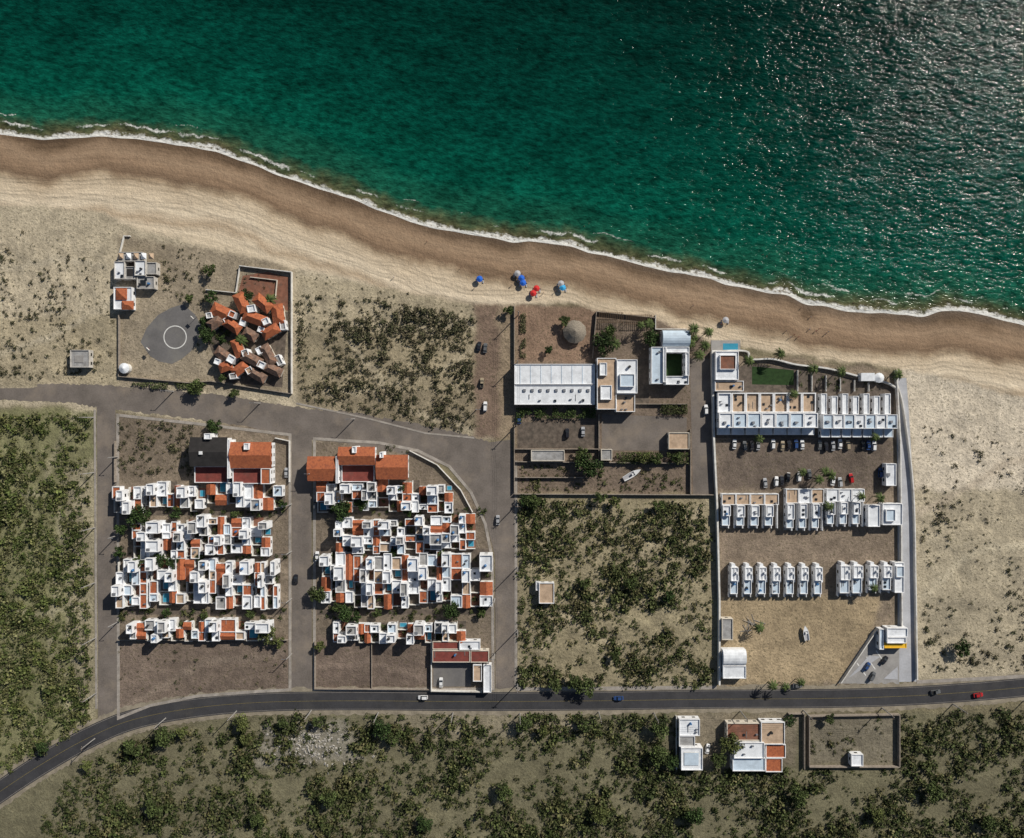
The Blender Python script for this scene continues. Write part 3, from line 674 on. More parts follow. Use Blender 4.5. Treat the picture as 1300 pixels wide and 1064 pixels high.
mb=MB(); mb.cyl(X(161),Y(468),0,2.6,2.3,2.3,'wall_white',14); mb.cyl(X(161),Y(468),2.602,3.6,2.4,.3,'roof_white',14); mb.box(X(161)-.5,Y(468)-2.45,X(161)+.5,Y(468)-2.2,.02,2.0,'wood'); mb.obj('round_gatehouse')
mb=MB(); mb.flat(X(94),Y(467),X(118),Y(445),2.8,top='roof_grey',wall=WP_); mb.box(X(99),Y(461),X(110),Y(452),2.81,3.0,'concrete'); mb.obj('concrete_hut')
crt=[(178,434),(186,416),(200,400),(216,391),(232,386),(247,399),(256,414),(251,432),(242,446),(230,456),(218,462),(202,459),(190,452)]
sheet('sports_court',crt,.024,'asphalt_court')
mb=MB(); n=40
cx,cy=X(222),Y(428)
for i in range(n):
    a,b_=2*math.pi*i/n,2*math.pi*(i+1)/n
    mb.face([(cx+4.9*math.cos(a),cy+4.9*math.sin(a),.04),(cx+5.35*math.cos(a),cy+5.35*math.sin(a),.04),(cx+5.35*math.cos(b_),cy+5.35*math.sin(b_),.04),(cx+4.9*math.cos(b_),cy+4.9*math.sin(b_),.04)],'paint_white')
mb.obj('court_circle_marking')
def hoop(px_,py_,ang):
    mb=MB(); mb.xf=(X(px_),Y(py_),math.radians(ang)); mb.cyl(0,0,0,3.4,.09,.07,'metal_grey'); mb.box(0,-.05,1.1,.05,3.1,3.2,'metal_grey'); mb.box(1.1,-.9,1.15,.9,2.8,3.9,'paint_white')
    for i in range(10):
        a,b_=2*math.pi*i/10,2*math.pi*(i+1)/10
        mb.face([(1.45+.23*math.cos(a),.23*math.sin(a),3.05),(1.45+.23*math.cos(b_),.23*math.sin(b_),3.05),(1.45+.27*math.cos(b_),.27*math.sin(b_),3.05),(1.45+.27*math.cos(a),.27*math.sin(a),3.05)],'cloth_red')
    mb.obj('basketball_hoop')
hoop(190,446,45); hoop(250,402,225)

# ------------------------------------------------------------------ central compound
mb=MB(); mb.flat(X(653),Y(514),X(754),Y(489),4.0,top='roof_white'); mb.flat(X(653),Y(488.6),X(754),Y(463),4.3,top='roof_white')
for i in range(9): mb.box(X(664+i*10),Y(496)-.6,X(664+i*10)+1.2,Y(496)+.6,4.01,4.55,'metal_grey')
for i in range(7): mb.box(X(660+i*13),Y(488),X(660+i*13)+.25,Y(464),4.31,4.42,'roof_bluewhite')
mb.clutter(X(660),Y(512),X(750),Y(500),4.0,rr,7); mb.obj('event_hall')
mb=MB(); mb.flat(X(756),Y(520),X(780),Y(456),6.0,top='roof_beige'); mb.flat(X(780.3),Y(500),X(806),Y(458),6.6,top='roof_white'); mb.flat(X(780.3),Y(523),X(804),Y(500.4),4.5,top='roof_beige')
mb.flat(X(784),Y(492),X(802),Y(476),7.6,top='roof_bluewhite',z0=6.7,win=False); mb.flat(X(759),Y(478),X(768),Y(462),7.0,top='roof_white',z0=6.02,win=False); mb.flat(X(760),Y(508),X(774),Y(490),6.9,top='roof_white',z0=6.02,win=False); mb.cyl(X(796),Y(467),6.6,7.9,.6,.6,'tank_black',10); mb.clutter(X(782),Y(522),X(803),Y(502),4.5,rr,4); mb.obj('hotel_annex')
mb=MB(); mb.flat(X(838.2),Y(486),X(842),Y(442),6.0); mb.flat(X(824),Y(488),X(838),Y(442),5.4,top='roof_bluewhite'); mb.flat(X(842.2),Y(449),X(871),Y(442),5.9); mb.flat(X(866),Y(478),X(871),Y(449.3),5.8); mb.flat(X(842.2),Y(489),X(871),Y(478.3),5.0)
mb.box(X(842.3),Y(478.2),X(865.9),Y(449.4),0,.15,'lawn'); mb.clutter(X(842),Y(489),X(871),Y(478.3),5.0,rr,3); mb.clutter(X(824),Y(486),X(838),Y(444),5.4,rr,3)
x0,x1,y0,y1=X(838),X(872),Y(441.5),Y(421)
mb.box(x0,y0,x1,y1,0,4.6,'white_plaster')
n=10
for i in range(n):
    a,b_=math.pi*i/n,math.pi*(i+1)/n; ym=(y0+y1)/2; w=(y1-y0)/2
    mb.face([(x0,ym+w*math.cos(a),4.61+2.6*math.sin(a)),(x0,ym+w*math.cos(b_),4.61+2.6*math.sin(b_)),(x1,ym+w*math.cos(b_),4.61+2.6*math.sin(b_)),(x1,ym+w*math.cos(a),4.61+2.6*math.sin(a))],'roof_bluewhite')
for xx in (x0,x1): mb.face([(xx,(y0+y1)/2+(y1-y0)/2*math.cos(math.pi*i/n),4.61+2.6*math.sin(math.pi*i/n)) for i in range(n+1)],'white_plaster')
mb.openings(x0,y0,x1,y1,0,4.6); mb.obj('vaulted_beach_villa')
mb=MB(); cx,cy=X(729),Y(422)
for i in range(20):
    a,b_=2*math.pi*i/20,2*math.pi*(i+1)/20
    r0,r1,r2=5.2,2.6,.15
    for (ra,za,rb,zb) in ((r0,2.6,r1,4.3),(r1,4.3,r2,5.4)):
        k=1+.03*(i%2)
        mb.face([(cx+ra*k*math.cos(a),cy+ra*k*math.sin(a),za),(cx+ra*k*math.cos(b_),cy+ra*k*math.sin(b_),za),(cx+rb*math.cos(b_),cy+rb*math.sin(b_),zb),(cx+rb*math.cos(a),cy+rb*math.sin(a),zb)],'thatch')
for i in range(8): mb.cyl(cx+4.2*math.cos(i*.785),cy+4.2*math.sin(i*.785),0,3.1,.12,.1,'wood',6)
mb.cyl(cx,cy,0,5.2,.18,.14,'wood',6); mb.obj('thatched_palapa')
mb=MB(); mb.flat(X(847),Y(570),X(873),Y(549),3.0,top='roof_beige',wall='cream_plaster'); mb.obj('service_building')
mb=MB(); mb.flat(X(674),Y(585),X(716),Y(571),2.9,top='roof_grey',wall='cream_plaster'); mb.obj('garage')
mb=MB(); mb.flat(X(762),Y(584),X(776),Y(570),2.9,top='roof_grey',wall='cream_plaster'); mb.obj('storage_shed')
mb=MB(); mb.flat(X(684),Y(764),X(703),Y(738),3.0,top='roof_beige',wall='white_plaster'); mb.flat(X(680),Y(748),X(683.6),Y(737),2.4,top='roof_white'); mb.obj('small_hut')
sheet('walled_patio',[(657,536),(756,536),(756,569),(657,569)],.022,'patio_floor')
sheet('hotel_forecourt',[(764,526),(872,530),(872,572),(764,572)],.022,'asphalt_old')
sheet('beach_patio',[(806,455),(824,455),(824,512),(806,512)],.02,'patio_floor')
for w in ([(653,540),(653,625)],[(653,570),(760,570)],[(760,526),(760,586)],[(653,586),(872,588)],[(655,606),(740,606)],[(876,545),(876,628)],[(653,627),(905,628)],[(757,396),(832,404)],[(757,396),(752,455)],[(653,463),(653,388)],[(806,513),(872,513)]):
    wall('compound_wall',w,1.7,'stone_wall',.3)
wall('palm_terrace_wall',[(832,400),(832,418),(872,418)],1.2,'wall_white',.3)
mb=MB(); 
for (a,b_,c,d) in ((760,398,790,410),(794,401,826,412)):
    for px_ in (a,c):
        for py_ in (b_,d): mb.cyl(X(px_),Y(py_),0,2.6,.1,.1,'wood',6)
    for i in range(14): 
        xx=X(a)+(X(c)-X(a))*i/13; mb.box(xx-.08,Y(d)-.3,xx+.08,Y(b_)+.3,2.6,2.75,'wood')
    mb.box(X(a),Y(b_)-.08,X(c),Y(b_)+.08,2.48,2.6,'wood'); mb.box(X(a),Y(d)-.08,X(c),Y(d)+.08,2.48,2.6,'wood')
mb.obj('beach_pergola')
def hedge(x0,y0,x1,y1,h=1.8,tint=(.045,.07,.02),name='hedge'):
    a,c=sorted((X(x0),X(x1))); d,e=sorted((Y(y0),Y(y1))); n=int((c-a)*(e-d)*14)+80
    p=np.stack([RNG.uniform(a,c,n),RNG.uniform(d,e,n),h*RNG.random(n)**.4],1); p[:,2]*=.7+.5*fbm(p[:,0],p[:,1],2.5,2)
    k=fbm(p[:,0]+50,p[:,1],3.5,2)>.36; p=p[k]; n=len(p)
    t=np.array(tint)*RNG.uniform(.5,1.6,(n,1)); v,f=quads(p,RNG.uniform(.15,.35,n)); foliage_obj(name,[(v,f,'foliage',np.repeat(t,4,0))])
hedge(656,518,756,531,2.2); hedge(782,574,873,589,2.4,(.06,.075,.025)); hedge(655,518,662,536,2); hedge(838,513,872,526,2.2,(.05,.06,.02))
hedge(168,486,262,494,1.2,(.07,.085,.035)); hedge(660,398,668,455,.8,(.09,.09,.045),'flower_bed')

# ------------------------------------------------------------------ eastern resort
wall('resort_wall',[(903,446),(905,556),(909,640),(912,760),(912,868)],2.4,'wall_white',.8)
wall('resort_wall',[(1136,470),(1141,560),(1142,660),(1143,800)],2.0,'wall_white',.5)
wall('resort_wall',[(1137,486),(1146,520),(1158,620),(1161,740),(1163,862)],1.6,'wall_white',.5,sm=True)
wall('resort_wall',[(903,446),(946,446),(952,456),(980,456),(1010,463),(1050,468),(1090,478),(1124,486),(1136,492)],1.6,'wall_white',.7,sm=True)
mb=MB(); mb.flat(X(905),Y(483),X(934),Y(447),4.2,top='roof_white'); mb.flat(X(910),Y(470),X(930),Y(452),4.9,top='terrace_brick',z0=4.21,win=False); mb.flat(X(905),Y(497),X(941),Y(484),3.4,top='roof_beige'); mb.clutter(X(905),Y(497),X(941),Y(484),3.4,rr,4); mb.obj('beach_clubhouse')
sheet('resort_lawn',[(955,465),(1008,470),(1008,489),(955,488)],.03,'lawn')
sheet('resort_terrace',[(906,484),(950,460),(1135,488),(1135,556),(906,556)],.012,'patio_floor')
mb=MB(); mb.box(X(903),Y(447),X(940),Y(432),0-.8,.2,'concrete'); mb.box(X(918),Y(445),X(937),Y(436),.21,.24,'pool_water'); mb.obj('swimming_pool')
for i in range(7):
    a=908+i*17.7; c=a+17.3; mb=MB()
    mb.flat(X(a),Y(524),X(c),Y(499),3.4,top='roof_beige' if i else 'roof_white',par=.8,t=.5)
    mb.flat(X(a),Y(543),X(c),Y(524.4),5.8+.05*(i%2),top='roof_bluewhite' if i%3 else 'roof_white',par=.5,t=.4)
    mb.flat(X(a+1),Y(552),X(c-1),Y(543.4),3.0+.04*(i%3),top='roof_white',par=.2)
    mb.box(X(a+6),Y(538),X(a+9),Y(535),5.9,6.6,'metal_grey'); mb.clutter(X(a),Y(523),X(c),Y(500),3.4,rr,3); mb.clutter(X(a),Y(543),X(c),Y(525),5.85,rr,1)
    mb.obj('hotel_suite')
for i in range(7):
    a=1038+i*13.3; c=a+13; mb=MB()
    mb.flat(X(a),Y(526),X(c-5.5),Y(503 if i%2 else 500),3.6,top='roof_white',par=.4); mb.box(X(c-5.4),Y(526),X(c),Y(506),0,.2+.01*(i%2),'terrace_brick')
    mb.flat(X(a),Y(544),X(c),Y(526.4),5.6+.05*(i%2),top='roof_white' if i%2 else 'roof_bluewhite',par=.4)
    mb.flat(X(a+1),Y(555),X(c-1),Y(544.4),2.9+.04*(i%3),top='roof_bluewhite',par=.2); mb.box(X(a+4),Y(537),X(a+7),Y(534),5.7,6.3,'metal_grey'); mb.clutter(X(a),Y(544),X(c),Y(527),5.65,rr,1); mb.obj('hotel_suite')
def suite2(x0,x1,yt,yb,ym,beige):
    mb=MB(); mb.flat(X(x0),Y(ym),X(x1),Y(yt),2.9,top='roof_beige' if beige else 'roof_white',par=.4); mb.clutter(X(x0),Y(ym),X(x1),Y(yt),2.9,rr,2)
    w=(x1-x0); xm=x0+w*.56; a=rr.uniform(-1,1)
    mb.flat(X(x0),Y(yb-16+a),X(xm),Y(ym+.4),4.4,top='roof_white',par=.5); mb.flat(X(x0),Y(yb-4),X(xm),Y(yb-15.7+a),3.1,top='roof_bluewhite',par=.4)
    mb.box(X(x0),Y(yb),X(xm),Y(yb-3.8),0,.3,'concrete'); mb.box(X(xm)-.4,Y(yb),X(xm),Y(yb-3.8),.31,2.2,'white_plaster')
    mb.clutter(X(x0),Y(yb-16+a),X(xm),Y(ym+.4),4.4,rr,2)
    mb.box(X(xm)+.01,Y(yb),X(x1),Y(ym+.4),0,.15,'patio_floor'); mb.box(X(x1)-.3,Y(yb),X(x1)-.01,Y(ym+.4),.16,2.2,'white_plaster'); mb.obj('hotel_suite')
for i in range(4): suite2(914+i*18,914+i*18+17.6,626,670,640,True)
for i in range(3): suite2(995+i*16,995+i*16+15.6,620,673,638,i!=1)
for i in range(3): suite2(1046+i*16,1046+i*16+15.6,620,668,636,False)
mb=MB(); mb.flat(X(1096),Y(667),X(1111),Y(640),4.2,top='roof_white'); mb.flat(X(1115),Y(665),X(1140),Y(638),3.8,top='roof_white'); mb.flat(X(1118),Y(660),X(1130),Y(645),4.6,top='roof_bluewhite',z0=3.81,win=False); mb.flat(X(1111.3),Y(660),X(1114.7),Y(640),3.0,top='terrace_brick'); mb.obj('resort_office')
mb=MB(); mb.flat(X(1120),Y(616),X(1133),Y(588),3.2,top='roof_white'); mb.box(X(1121),Y(604),X(1125),Y(600),3.3,3.9,'metal_grey'); mb.obj('resort_kiosk')
def bungalow(xc,y0,y1,w=9.4):
    mb=MB(); a,c=X(xc-w/2),X(xc+w/2); ym=y0+rr.uniform(19,22)
    mb.flat(a,Y(ym),c,Y(y0+4),4.2,top='roof_white',par=.5); mb.flat(a,Y(y1-5),c,Y(ym+.3),3.1,top='roof_bluewhite',par=.45)
    mb.box((a+c)/2-.15,Y(ym)+.5,(a+c)/2+.15,Y(y0+4)-.5,4.202,4.45,'white_plaster')
    mb.box(a-.2,Y(y1),c+.2,Y(y1-4.9),0,.2,'concrete'); mb.box(a-.2,Y(y1),a+.1,Y(y1-4.9),.21,2.0,'white_plaster'); mb.box(c-.1,Y(y1),c+.2,Y(y1-4.9),.21,2.0,'white_plaster')
    mb.box(a+.6,Y(y0+3.9),a+2.2,Y(y0),0,3.6,'white_plaster','roof_white'); mb.box(c-1.2,Y(y0+12),c-.5,Y(y0+9.5),4.21,5.4,'white_plaster'); mb.clutter(a,Y(y1-5),c,Y(ym+.3),3.1,rr,2)
    mb.box(c+.01,Y(y0+24),c+1.1,Y(y0+16),0,2.3,'cream_plaster','roof_white'); mb.box(c+.01,Y(y1-6),c+1.5,Y(y0+24.3),.02,.06,'patio_floor'); mb.obj('white_bungalow')
for i in range(7): bungalow(929+i*17.6,714,757)
for xc in (1068,1084): bungalow(xc,712,756,12)
for xc in (1104,1121): bungalow(xc,712,752,10.5)
mb=MB(); mb.flat(X(1130),Y(750),X(1142),Y(712),3.8,top='roof_white'); mb.flat(X(1131),Y(730),X(1141),Y(716),4.6,top='roof_bluewhite',z0=3.81,win=False); mb.obj('laundry_block')
mb=MB(); mb.flat(X(1118),Y(820),X(1146),Y(813.3),3.4,top='yellow_paint',wall='yellow_paint',par=.2); mb.flat(X(1120),Y(813),X(1144),Y(805.6),4.2,top='roof_white'); mb.flat(X(1120),Y(805.3),X(1146),Y(794),4.1,top='roof_white'); mb.flat(X(1112),Y(822),X(1117.6),Y(796),3.0,top='roof_bluewhite'); mb.obj('yellow_gate_lodge')
mb=MB(); mb.flat(X(915),Y(858),X(944),Y(842),3.4,top='roof_white'); mb.box(X(915),Y(841.5),X(944),Y(822),0,3.0,'white_plaster')
n=8
for i in range(n):
    a,b_=math.pi*i/n,math.pi*(i+1)/n; y0,y1=Y(841.5),Y(822); ym=(y0+y1)/2; w=(y1-y0)/2
    mb.face([(X(915),ym+w*math.cos(a),3.01+1.8*math.sin(a)),(X(915),ym+w*math.cos(b_),3.01+1.8*math.sin(b_)),(X(944),ym+w*math.cos(b_),3.01+1.8*math.sin(b_)),(X(944),ym+w*math.cos(a),3.01+1.8*math.sin(a))],'roof_white')
mb.openings(X(915),Y(858),X(944),Y(842),0,3.3); mb.obj('maintenance_building')
mb=MB(); mb.flat(X(914),Y(810),X(928),Y(783),2.9,top='roof_grey',wall='cream_plaster'); mb.obj('storage_shed')
wall('entrance_wall',[(1066,866),(1112,798)],1.8,'wall_white',.4)
for pts in ([(1122,862),(1140,846),(1140,863)],[(1076,862),(1104,832),(1118,834)]):
    sheet('entrance_island',pts,.13,'concrete_light')
mb=MB()
for i in range(3): 
    a=(1094+i*12,850-i*8); mb.xf=(X(a[0]),Y(a[1]),math.radians(35)); mb.box(-.25,-3.5,.25,3.5,.05,.052,'paint_white'); 
mb.xf=None; mb.obj('entrance_markings')
mb=MB(); mb.cyl(X(1113),Y(480),0,2.5,2.0,2.0,'white_plaster',12); mb.cyl(X(1113),Y(480),2.51,3.2,2.3,.2,'roof_white',12); mb.box(X(1090),Y(484),X(1107),Y(474),0,2.8,'white_plaster','roof_white'); mb.obj('beach_bar')
for i in range(6): wall('terrace_wall',[(1012+i*18,470+i*3.2),(1012+i*18,497)],1.3,'wall_white',.25)

# ------------------------------------------------------------------ south of highway
mb=MB(); mb.flat(X(860),Y(930),X(886),Y(909),3.4,top='roof_white'); mb.flat(X(862),Y(972),X(889),Y(944),4.2,top='roof_white'); mb.flat(X(860),Y(943.6),X(880),Y(930.4),3.2,top='roof_grey'); mb.box(X(866),Y(966),X(884),Y(950),4.21,4.5,'cream_plaster','roof_bluewhite'); mb.clutter(X(860),Y(930),X(886),Y(909),3.4,rr,4); mb.obj('roadside_shop')
mb=MB(); mb.flat(X(920),Y(936),X(962),Y(914),3.4,top='terrace_brick',wall='cream_plaster'); mb.flat(X(962.3),Y(940),X(992),Y(912),4.0,top='roof_beige'); mb.flat(X(928),Y(957),X(966),Y(937),4.4,top='roof_white'); mb.flat(X(927),Y(974),X(968),Y(957.3),3.6,top='roof_bluewhite')
mb.flat(X(969),Y(958),X(994),Y(941),3.2,top='clay_tile'); mb.flat(X(969),Y(976),X(990),Y(958.5),3.0,top='clay_tile'); mb.cyl(X(975),Y(925),4.0,5.2,.6,.6,'tank_black',10); mb.clutter(X(920),Y(936),X(962),Y(914),3.4,rr,4); mb.clutter(X(928),Y(957),X(966),Y(937),4.4,rr,4); mb.obj('roadside_restaurant')
wall('property_wall',[(1026,972),(1026,908),(1140,906),(1140,972)],2.0,'stone_wall',.35); wall('property_wall',[(1140,972),(1026,972)],2.0,'stone_wall',.35)
mb=MB(); mb.flat(X(1077),Y(969),X(1092),Y(954),2.8,top='roof_white'); mb.obj('small_hut')
wall('property_wall',[(858,908),(858,975)],1.8,'wall_white',.3); wall('property_wall',[(1000,905),(1020,905),(1020,975)],1.8,'stone_wall',.3)

# ------------------------------------------------------------------ trees
for (a,b_,r,t) in [(182,652,6.8,0),(228,650,3.8,0),(158,672,3.4,0),(180,712,3.6,1),(205,708,4.0,0),(222,712,3.6,0),(157,700,3.2,0),(436,645,5.6,0),(462,640,3.6,0),(405,752,4.6,1),(440,776,4.4,0),(455,782,3.4,0),(575,772,4.8,0),(512,618,2.6,1),(340,800,5.0,2),(355,812,3.4,2),(408,818,3.0,2),(430,770,3.0,1),(275,542,4.0,0),(252,492,4.8,1),(265,425,4.6,0),(272,378,3.6,0),(315,378,4.0,0),(300,500,2.8,1),(270,345,3.6,1),
    (300,652,2.4,1),(255,706,2.2,0),(320,778,2.6,1),(520,650,2.4,0),(560,702,2.4,1),(480,776,2.6,1),(215,776,2.6,0),(262,780,2.2,1),(500,700,2.4,0),(362,640,2.2,0),(612,778,2.4,1),(243,380,2.2,1),(262,408,2.6,0),(285,432,2.4,0),(285,480,2.2,1),
    (765,436,6.0,0),(772,424,4.0,1),(825,430,4.8,0),(716,408,3.0,1),(746,590,6.6,0),(738,578,4.4,1),(676,635,4.4,1),(666,634,3.4,0),(760,632,3.4,1),(780,636,3.2,2),(742,868,6.0,1),(728,862,4.0,1),(705,868,3.6,1),(780,830,3.0,1),(740,740,2.6,1),(800,740,3.4,1),(848,755,3.2,0),(835,640,3.4,1),(815,580,3.6,2),(832,582,3.4,1),(858,580,3.4,1),(646,395,2.6,1),(697,445,2.2,0),
    (212,930,5.6,1),(172,945,4.2,1),(235,925,3.6,2),(310,915,4.6,2),(316,934,3.4,2),(362,915,3.0,1),(405,913,3.6,1),(487,920,5.0,0),(500,935,3.8,1),(665,915,4.6,1),(690,925,3.2,2),(742,918,3.6,1),(835,920,5.4,1),(835,955,5.6,1),(850,962,4.4,0),(925,940,6.0,2),(910,960,4.2,1),(1000,912,3.2,0),(1050,910,2.8,1),(115,967,3.6,2),(60,945,3.8,0),(1216,820,4.6,0),(640,1000,5.0,1),(420,1010,5.0,1),(1010,1005,5.2,1),(200,1020,5,1),(880,1030,5.4,0),(1180,1000,4.8,1),(1110,1030,4,2),(330,1035,4.4,1),(540,1040,4.6,0),(760,1030,4.8,2),(1250,1040,4.4,1)]:
    tint=[(.032,.055,.016),(.055,.075,.024),(.085,.10,.032)][t]
    tree(a,b_,r*.92,3.2+r*.75,tint,nc=10 if r<4 else 16)
for (a,b_) in [(880,432),(890,440),(884,452),(876,420),(894,424),(872,436),(822,412),(812,416),(1000,500),(1013,600),(1040,596),(1030,606),(1047,604),(985,452),(945,458),(1025,468),(1060,474),(1132,475),(1104,555),(1085,628),(1108,630),(960,556),(1010,862),(990,866),(975,866),(960,792),(1100,744),(1045,640),(780,440),(310,432),(348,384)]:
    palm(a,b_,RNG.uniform(5,8),RNG.uniform(2.2,3.1))

# ------------------------------------------------------------------ vehicles
def car(px_,py_,ang,colr='car_white',kind=0,name='parked_car',z=.06):
    mb=MB(); mb.xf=(X(px_),Y(py_),math.radians(ang))
    secs=[(-2.25,.72,.45,.78),(-2.1,.86,.32,.92),(-1.3,.9,.26,.96),(0,.9,.24,.95),(1.2,.9,.26,.90),(1.95,.84,.32,.78),(2.22,.66,.42,.66)]
    for i in range(len(secs)-1):
        (xa,wa,ba,ta),(xb,wb,bb,tb)=secs[i],secs[i+1]
        mb.face([(xa,-wa*.92,ta+z),(xb,-wb*.92,tb+z),(xb,wb*.92,tb+z),(xa,wa*.92,ta+z)],colr)
        for s_ in (-1,1):
            mb.face([(xa,s_*wa*.92,ta+z),(xb,s_*wb*.92,tb+z),(xb,s_*wb,(tb+bb)/2+z),(xa,s_*wa,(ta+ba)/2+z)],colr)
            mb.face([(xa,s_*wa,(ta+ba)/2+z),(xb,s_*wb,(tb+bb)/2+z),(xb,s_*wb*.95,bb+z),(xa,s_*wa*.95,ba+z)],colr)
    for k in (0,-1):
        x_,w_,b__,t_=secs[k]; mb.face([(x_,-w_,b__+z),(x_,w_,b__+z),(x_,w_*.92,t_+z),(x_,-w_*.92,t_+z)],colr)
    if kind==0: cb=(-1.75,-1.15,.35,1.05)
    elif kind==1: cb=(-2.05,-1.85,.35,1.0)
    else: cb=(-.55,-.4,.5,1.05)
    xr0,xt0,xt1,xr1=cb; zt=(1.45 if kind==0 else 1.7)+z; zb=.93+z
    B=[(xr0,-.8,zb),(xr1,-.8,zb-.02),(xr1,.8,zb-.02),(xr0,.8,zb)]; T=[(xt0,-.66,zt),(xt1,-.66,zt),(xt1,.66,zt),(xt0,.66,zt)]
    mb.face(T,colr)
    for i in range(4):
        j=(i+1)%4; mb.face([B[i],B[j],T[j],T[i]],'glass_dark')
    if kind==2: mb.face([(-2.0,-.7,.975+z),(-.65,-.7,.975+z),(-.65,.7,.975+z),(-2.0,.7,.975+z)],'rubber')
    for wx_ in (-1.35,1.38):
        for s_ in (-1,1):
            n=10; yy=s_*.93; yi=s_*.7
            P=[(wx_+.33*math.cos(2*math.pi*i/n),.33+z+.33*math.sin(2*math.pi*i/n)) for i in range(n)]
            mb.face([(a,yy,c) for a,c in P],'rubber')
            for i in range(n):
                j=(i+1)%n; mb.face([(P[i][0],yy,P[i][1]),(P[j][0],yy,P[j][1]),(P[j][0],yi,P[j][1]),(P[i][0],yi,P[i][1])],'rubber')
            mb.face([(wx_+.17*math.cos(2*math.pi*i/n),yy+s_*.01,.33+z+.17*math.sin(2*math.pi*i/n)) for i in range(n)],'metal_grey')
    for s_ in (-1,1):
        mb.box(2.16,s_*.55-.12,2.235,s_*.55+.12,.56+z,.66+z,'paint_white'); mb.box(-2.27,s_*.6-.1,-2.2,s_*.6+.1,.62+z,.76+z,'cloth_red'); mb.box(.75,s_*.92-.08,.9,s_*.92+.08,.95+z,1.07+z,colr)
    mb.xf=None; mb.obj(name)
CC=['car_white','car_silver','car_black','car_grey','car_white','car_blue','car_black','car_tan']
car(537,885,180,'car_white',1,'car',.08); car(785,886,180,'car_blue',0,'car',.08); car(1187,878,8,'car_grey',2,'pickup_truck',.08); car(1241,882,8,'car_red',0,'car',.08)
car(616,516,88,'car_white',1); car(608,440,80,'car_black',0); car(616,442,85,'car_grey',0); car(612,486,90,'car_tan',2,'pickup_truck'); car(659,532,90,'car_blue',0)
for i,xx in enumerate([932,945,954,962,981,993,1001,1010,1018,1040,1048,1057,1066,1076,1095,1102,1109]): car(xx,565+random.uniform(-1.5,1.5),90+random.uniform(-4,4),CC[(i*3)%8],i%3%2)
for i,(xx,yy) in enumerate([(971,613),(985,611),(1000,606),(1014,605),(1027,602),(1080,607),(1057,610),(1117,600),(992,610),(1066,612)]): car(xx,yy,90+random.uniform(-8,8),['car_silver','car_white','car_black','car_white','car_grey','car_red','car_white','car_blue','car_black','car_silver'][i],i%2)
car(1107,858,60,'car_grey',1); car(1122,838,50,'car_black',0); car(1100,846,55,'car_blue',0)
car(403,706,90,'car_white',0); car(401,640,90,'car_grey',1); car(376,735,90,'car_black',0); car(364,600,90,'car_silver',0); car(740,548,90,'car_silver',0); car(720,550,90,'car_black',1); car(632,660,90,'car_silver',0); car(896,520,90,'car_white',1); car(898,950,80,'car_white',0); car(1012,870,0,'car_grey',0); car(560,866,90,'car_white',0)
def boat(px_,py_,ang,L=6.5,W=2.2,z=.5):
    mb=MB(); mb.xf=(X(px_),Y(py_),math.radians(ang)); n=8
    st=[]
    for i in range(n+1):
        s=i/n; w=W/2*(1-max(0,(s-.45)/.55)**2.2)*(.85+.15*min(1,s*3)); st.append((-L/2+L*s,max(.02,w),z+.15+.5*s*s,z+.95+.35*s*s))
    for i in range(n):
        (xa,wa,ba,ta),(xb,wb,bb,tb)=st[i],st[i+1]
        for s_ in (-1,1):
            mb.face([(xa,s_*wa,ta),(xb,s_*wb,tb),(xb,s_*wb*.5,bb),(xa,s_*wa*.5,ba)],'car_white')
            mb.face([(xa,s_*wa,ta),(xb,s_*wb,tb),(xb,s_*wb*.82,tb),(xa,s_*wa*.82,ta)],'car_white')
        mb.face([(xa,-wa*.5,ba),(xb,-wb*.5,bb),(xb,wb*.5,bb),(xa,wa*.5,ba)],'car_white')
        if i<5: mb.face([(xa,-wa*.8,ba+.3),(xb,-wb*.8,bb+.3),(xb,wb*.8,bb+.3),(xa,wa*.8,ba+.3)],'cloth_grey')
        else: mb.face([(xa,-wa*.82,ta-.01),(xb,-wb*.82,tb-.01),(xb,wb*.82,tb-.01),(xa,wa*.82,ta-.01)],'car_white')
    mb.box(-.2,-.4,.5,.4,z+.6,z+1.6,'car_white'); mb.box(-L/2-.4,-.2,-L/2,.2,z+.4,z+1.3,'rubber')
    for s_ in (-1,1): mb.box(-1,s_*.8-.1,-.4,s_*.8+.1,.03,.6,'rubber')
    mb.xf=None; mb.obj('boat_on_trailer')
boat(802,602,30,9,2.6); boat(1022,803,100,7,2.5)
mb=MB()
for i in range(12):
    mb.xf=(X(955+random.uniform(-10,14)),Y(793+random.uniform(-8,10)),random.uniform(0,3)); mb.box(-2.6,-.09,2.6,.09,.02+.15*(i%3),.14+.15*(i%3),'concrete')
mb.xf=None; mb.obj('concrete_pipes')

# ------------------------------------------------------------------ poles, wires and lamps
def pole(px_,py_,ang=0,h=9,name='utility_pole'):
    mb=MB(); mb.xf=(X(px_),Y(py_),math.radians(ang)); mb.cyl(0,0,0,h,.26,.17,'concrete',7)
    if name=='utility_pole':
        mb.box(-.09,-1.1,.09,1.1,h-.6,h-.44,'wood')
        for k in (-1,0,1): mb.cyl(0,k*.9,h-.44,h-.22,.06,.05,'paint_white',6)
    else: mb.box(0,-.06,1.8,.06,h-.1,h,'metal_grey'); mb.box(1.5,-.15,2.2,.15,h-.18,h-.11,'metal_grey')
    mb.xf=None; mb.obj(name)
HP=[(120,938),(210,912),(300,903),(395,902),(480,905),(575,905),(660,906),(760,904),(830,905),(940,903),(1020,902),(1120,899),(1210,894),(1300,890)]
WP=[(118,530),(119,600),(120,670),(120,740),(121,810),(122,880)]
CP=[(658,400),(657,460),(656,540),(657,640),(657,720),(657,800),(657,868)]
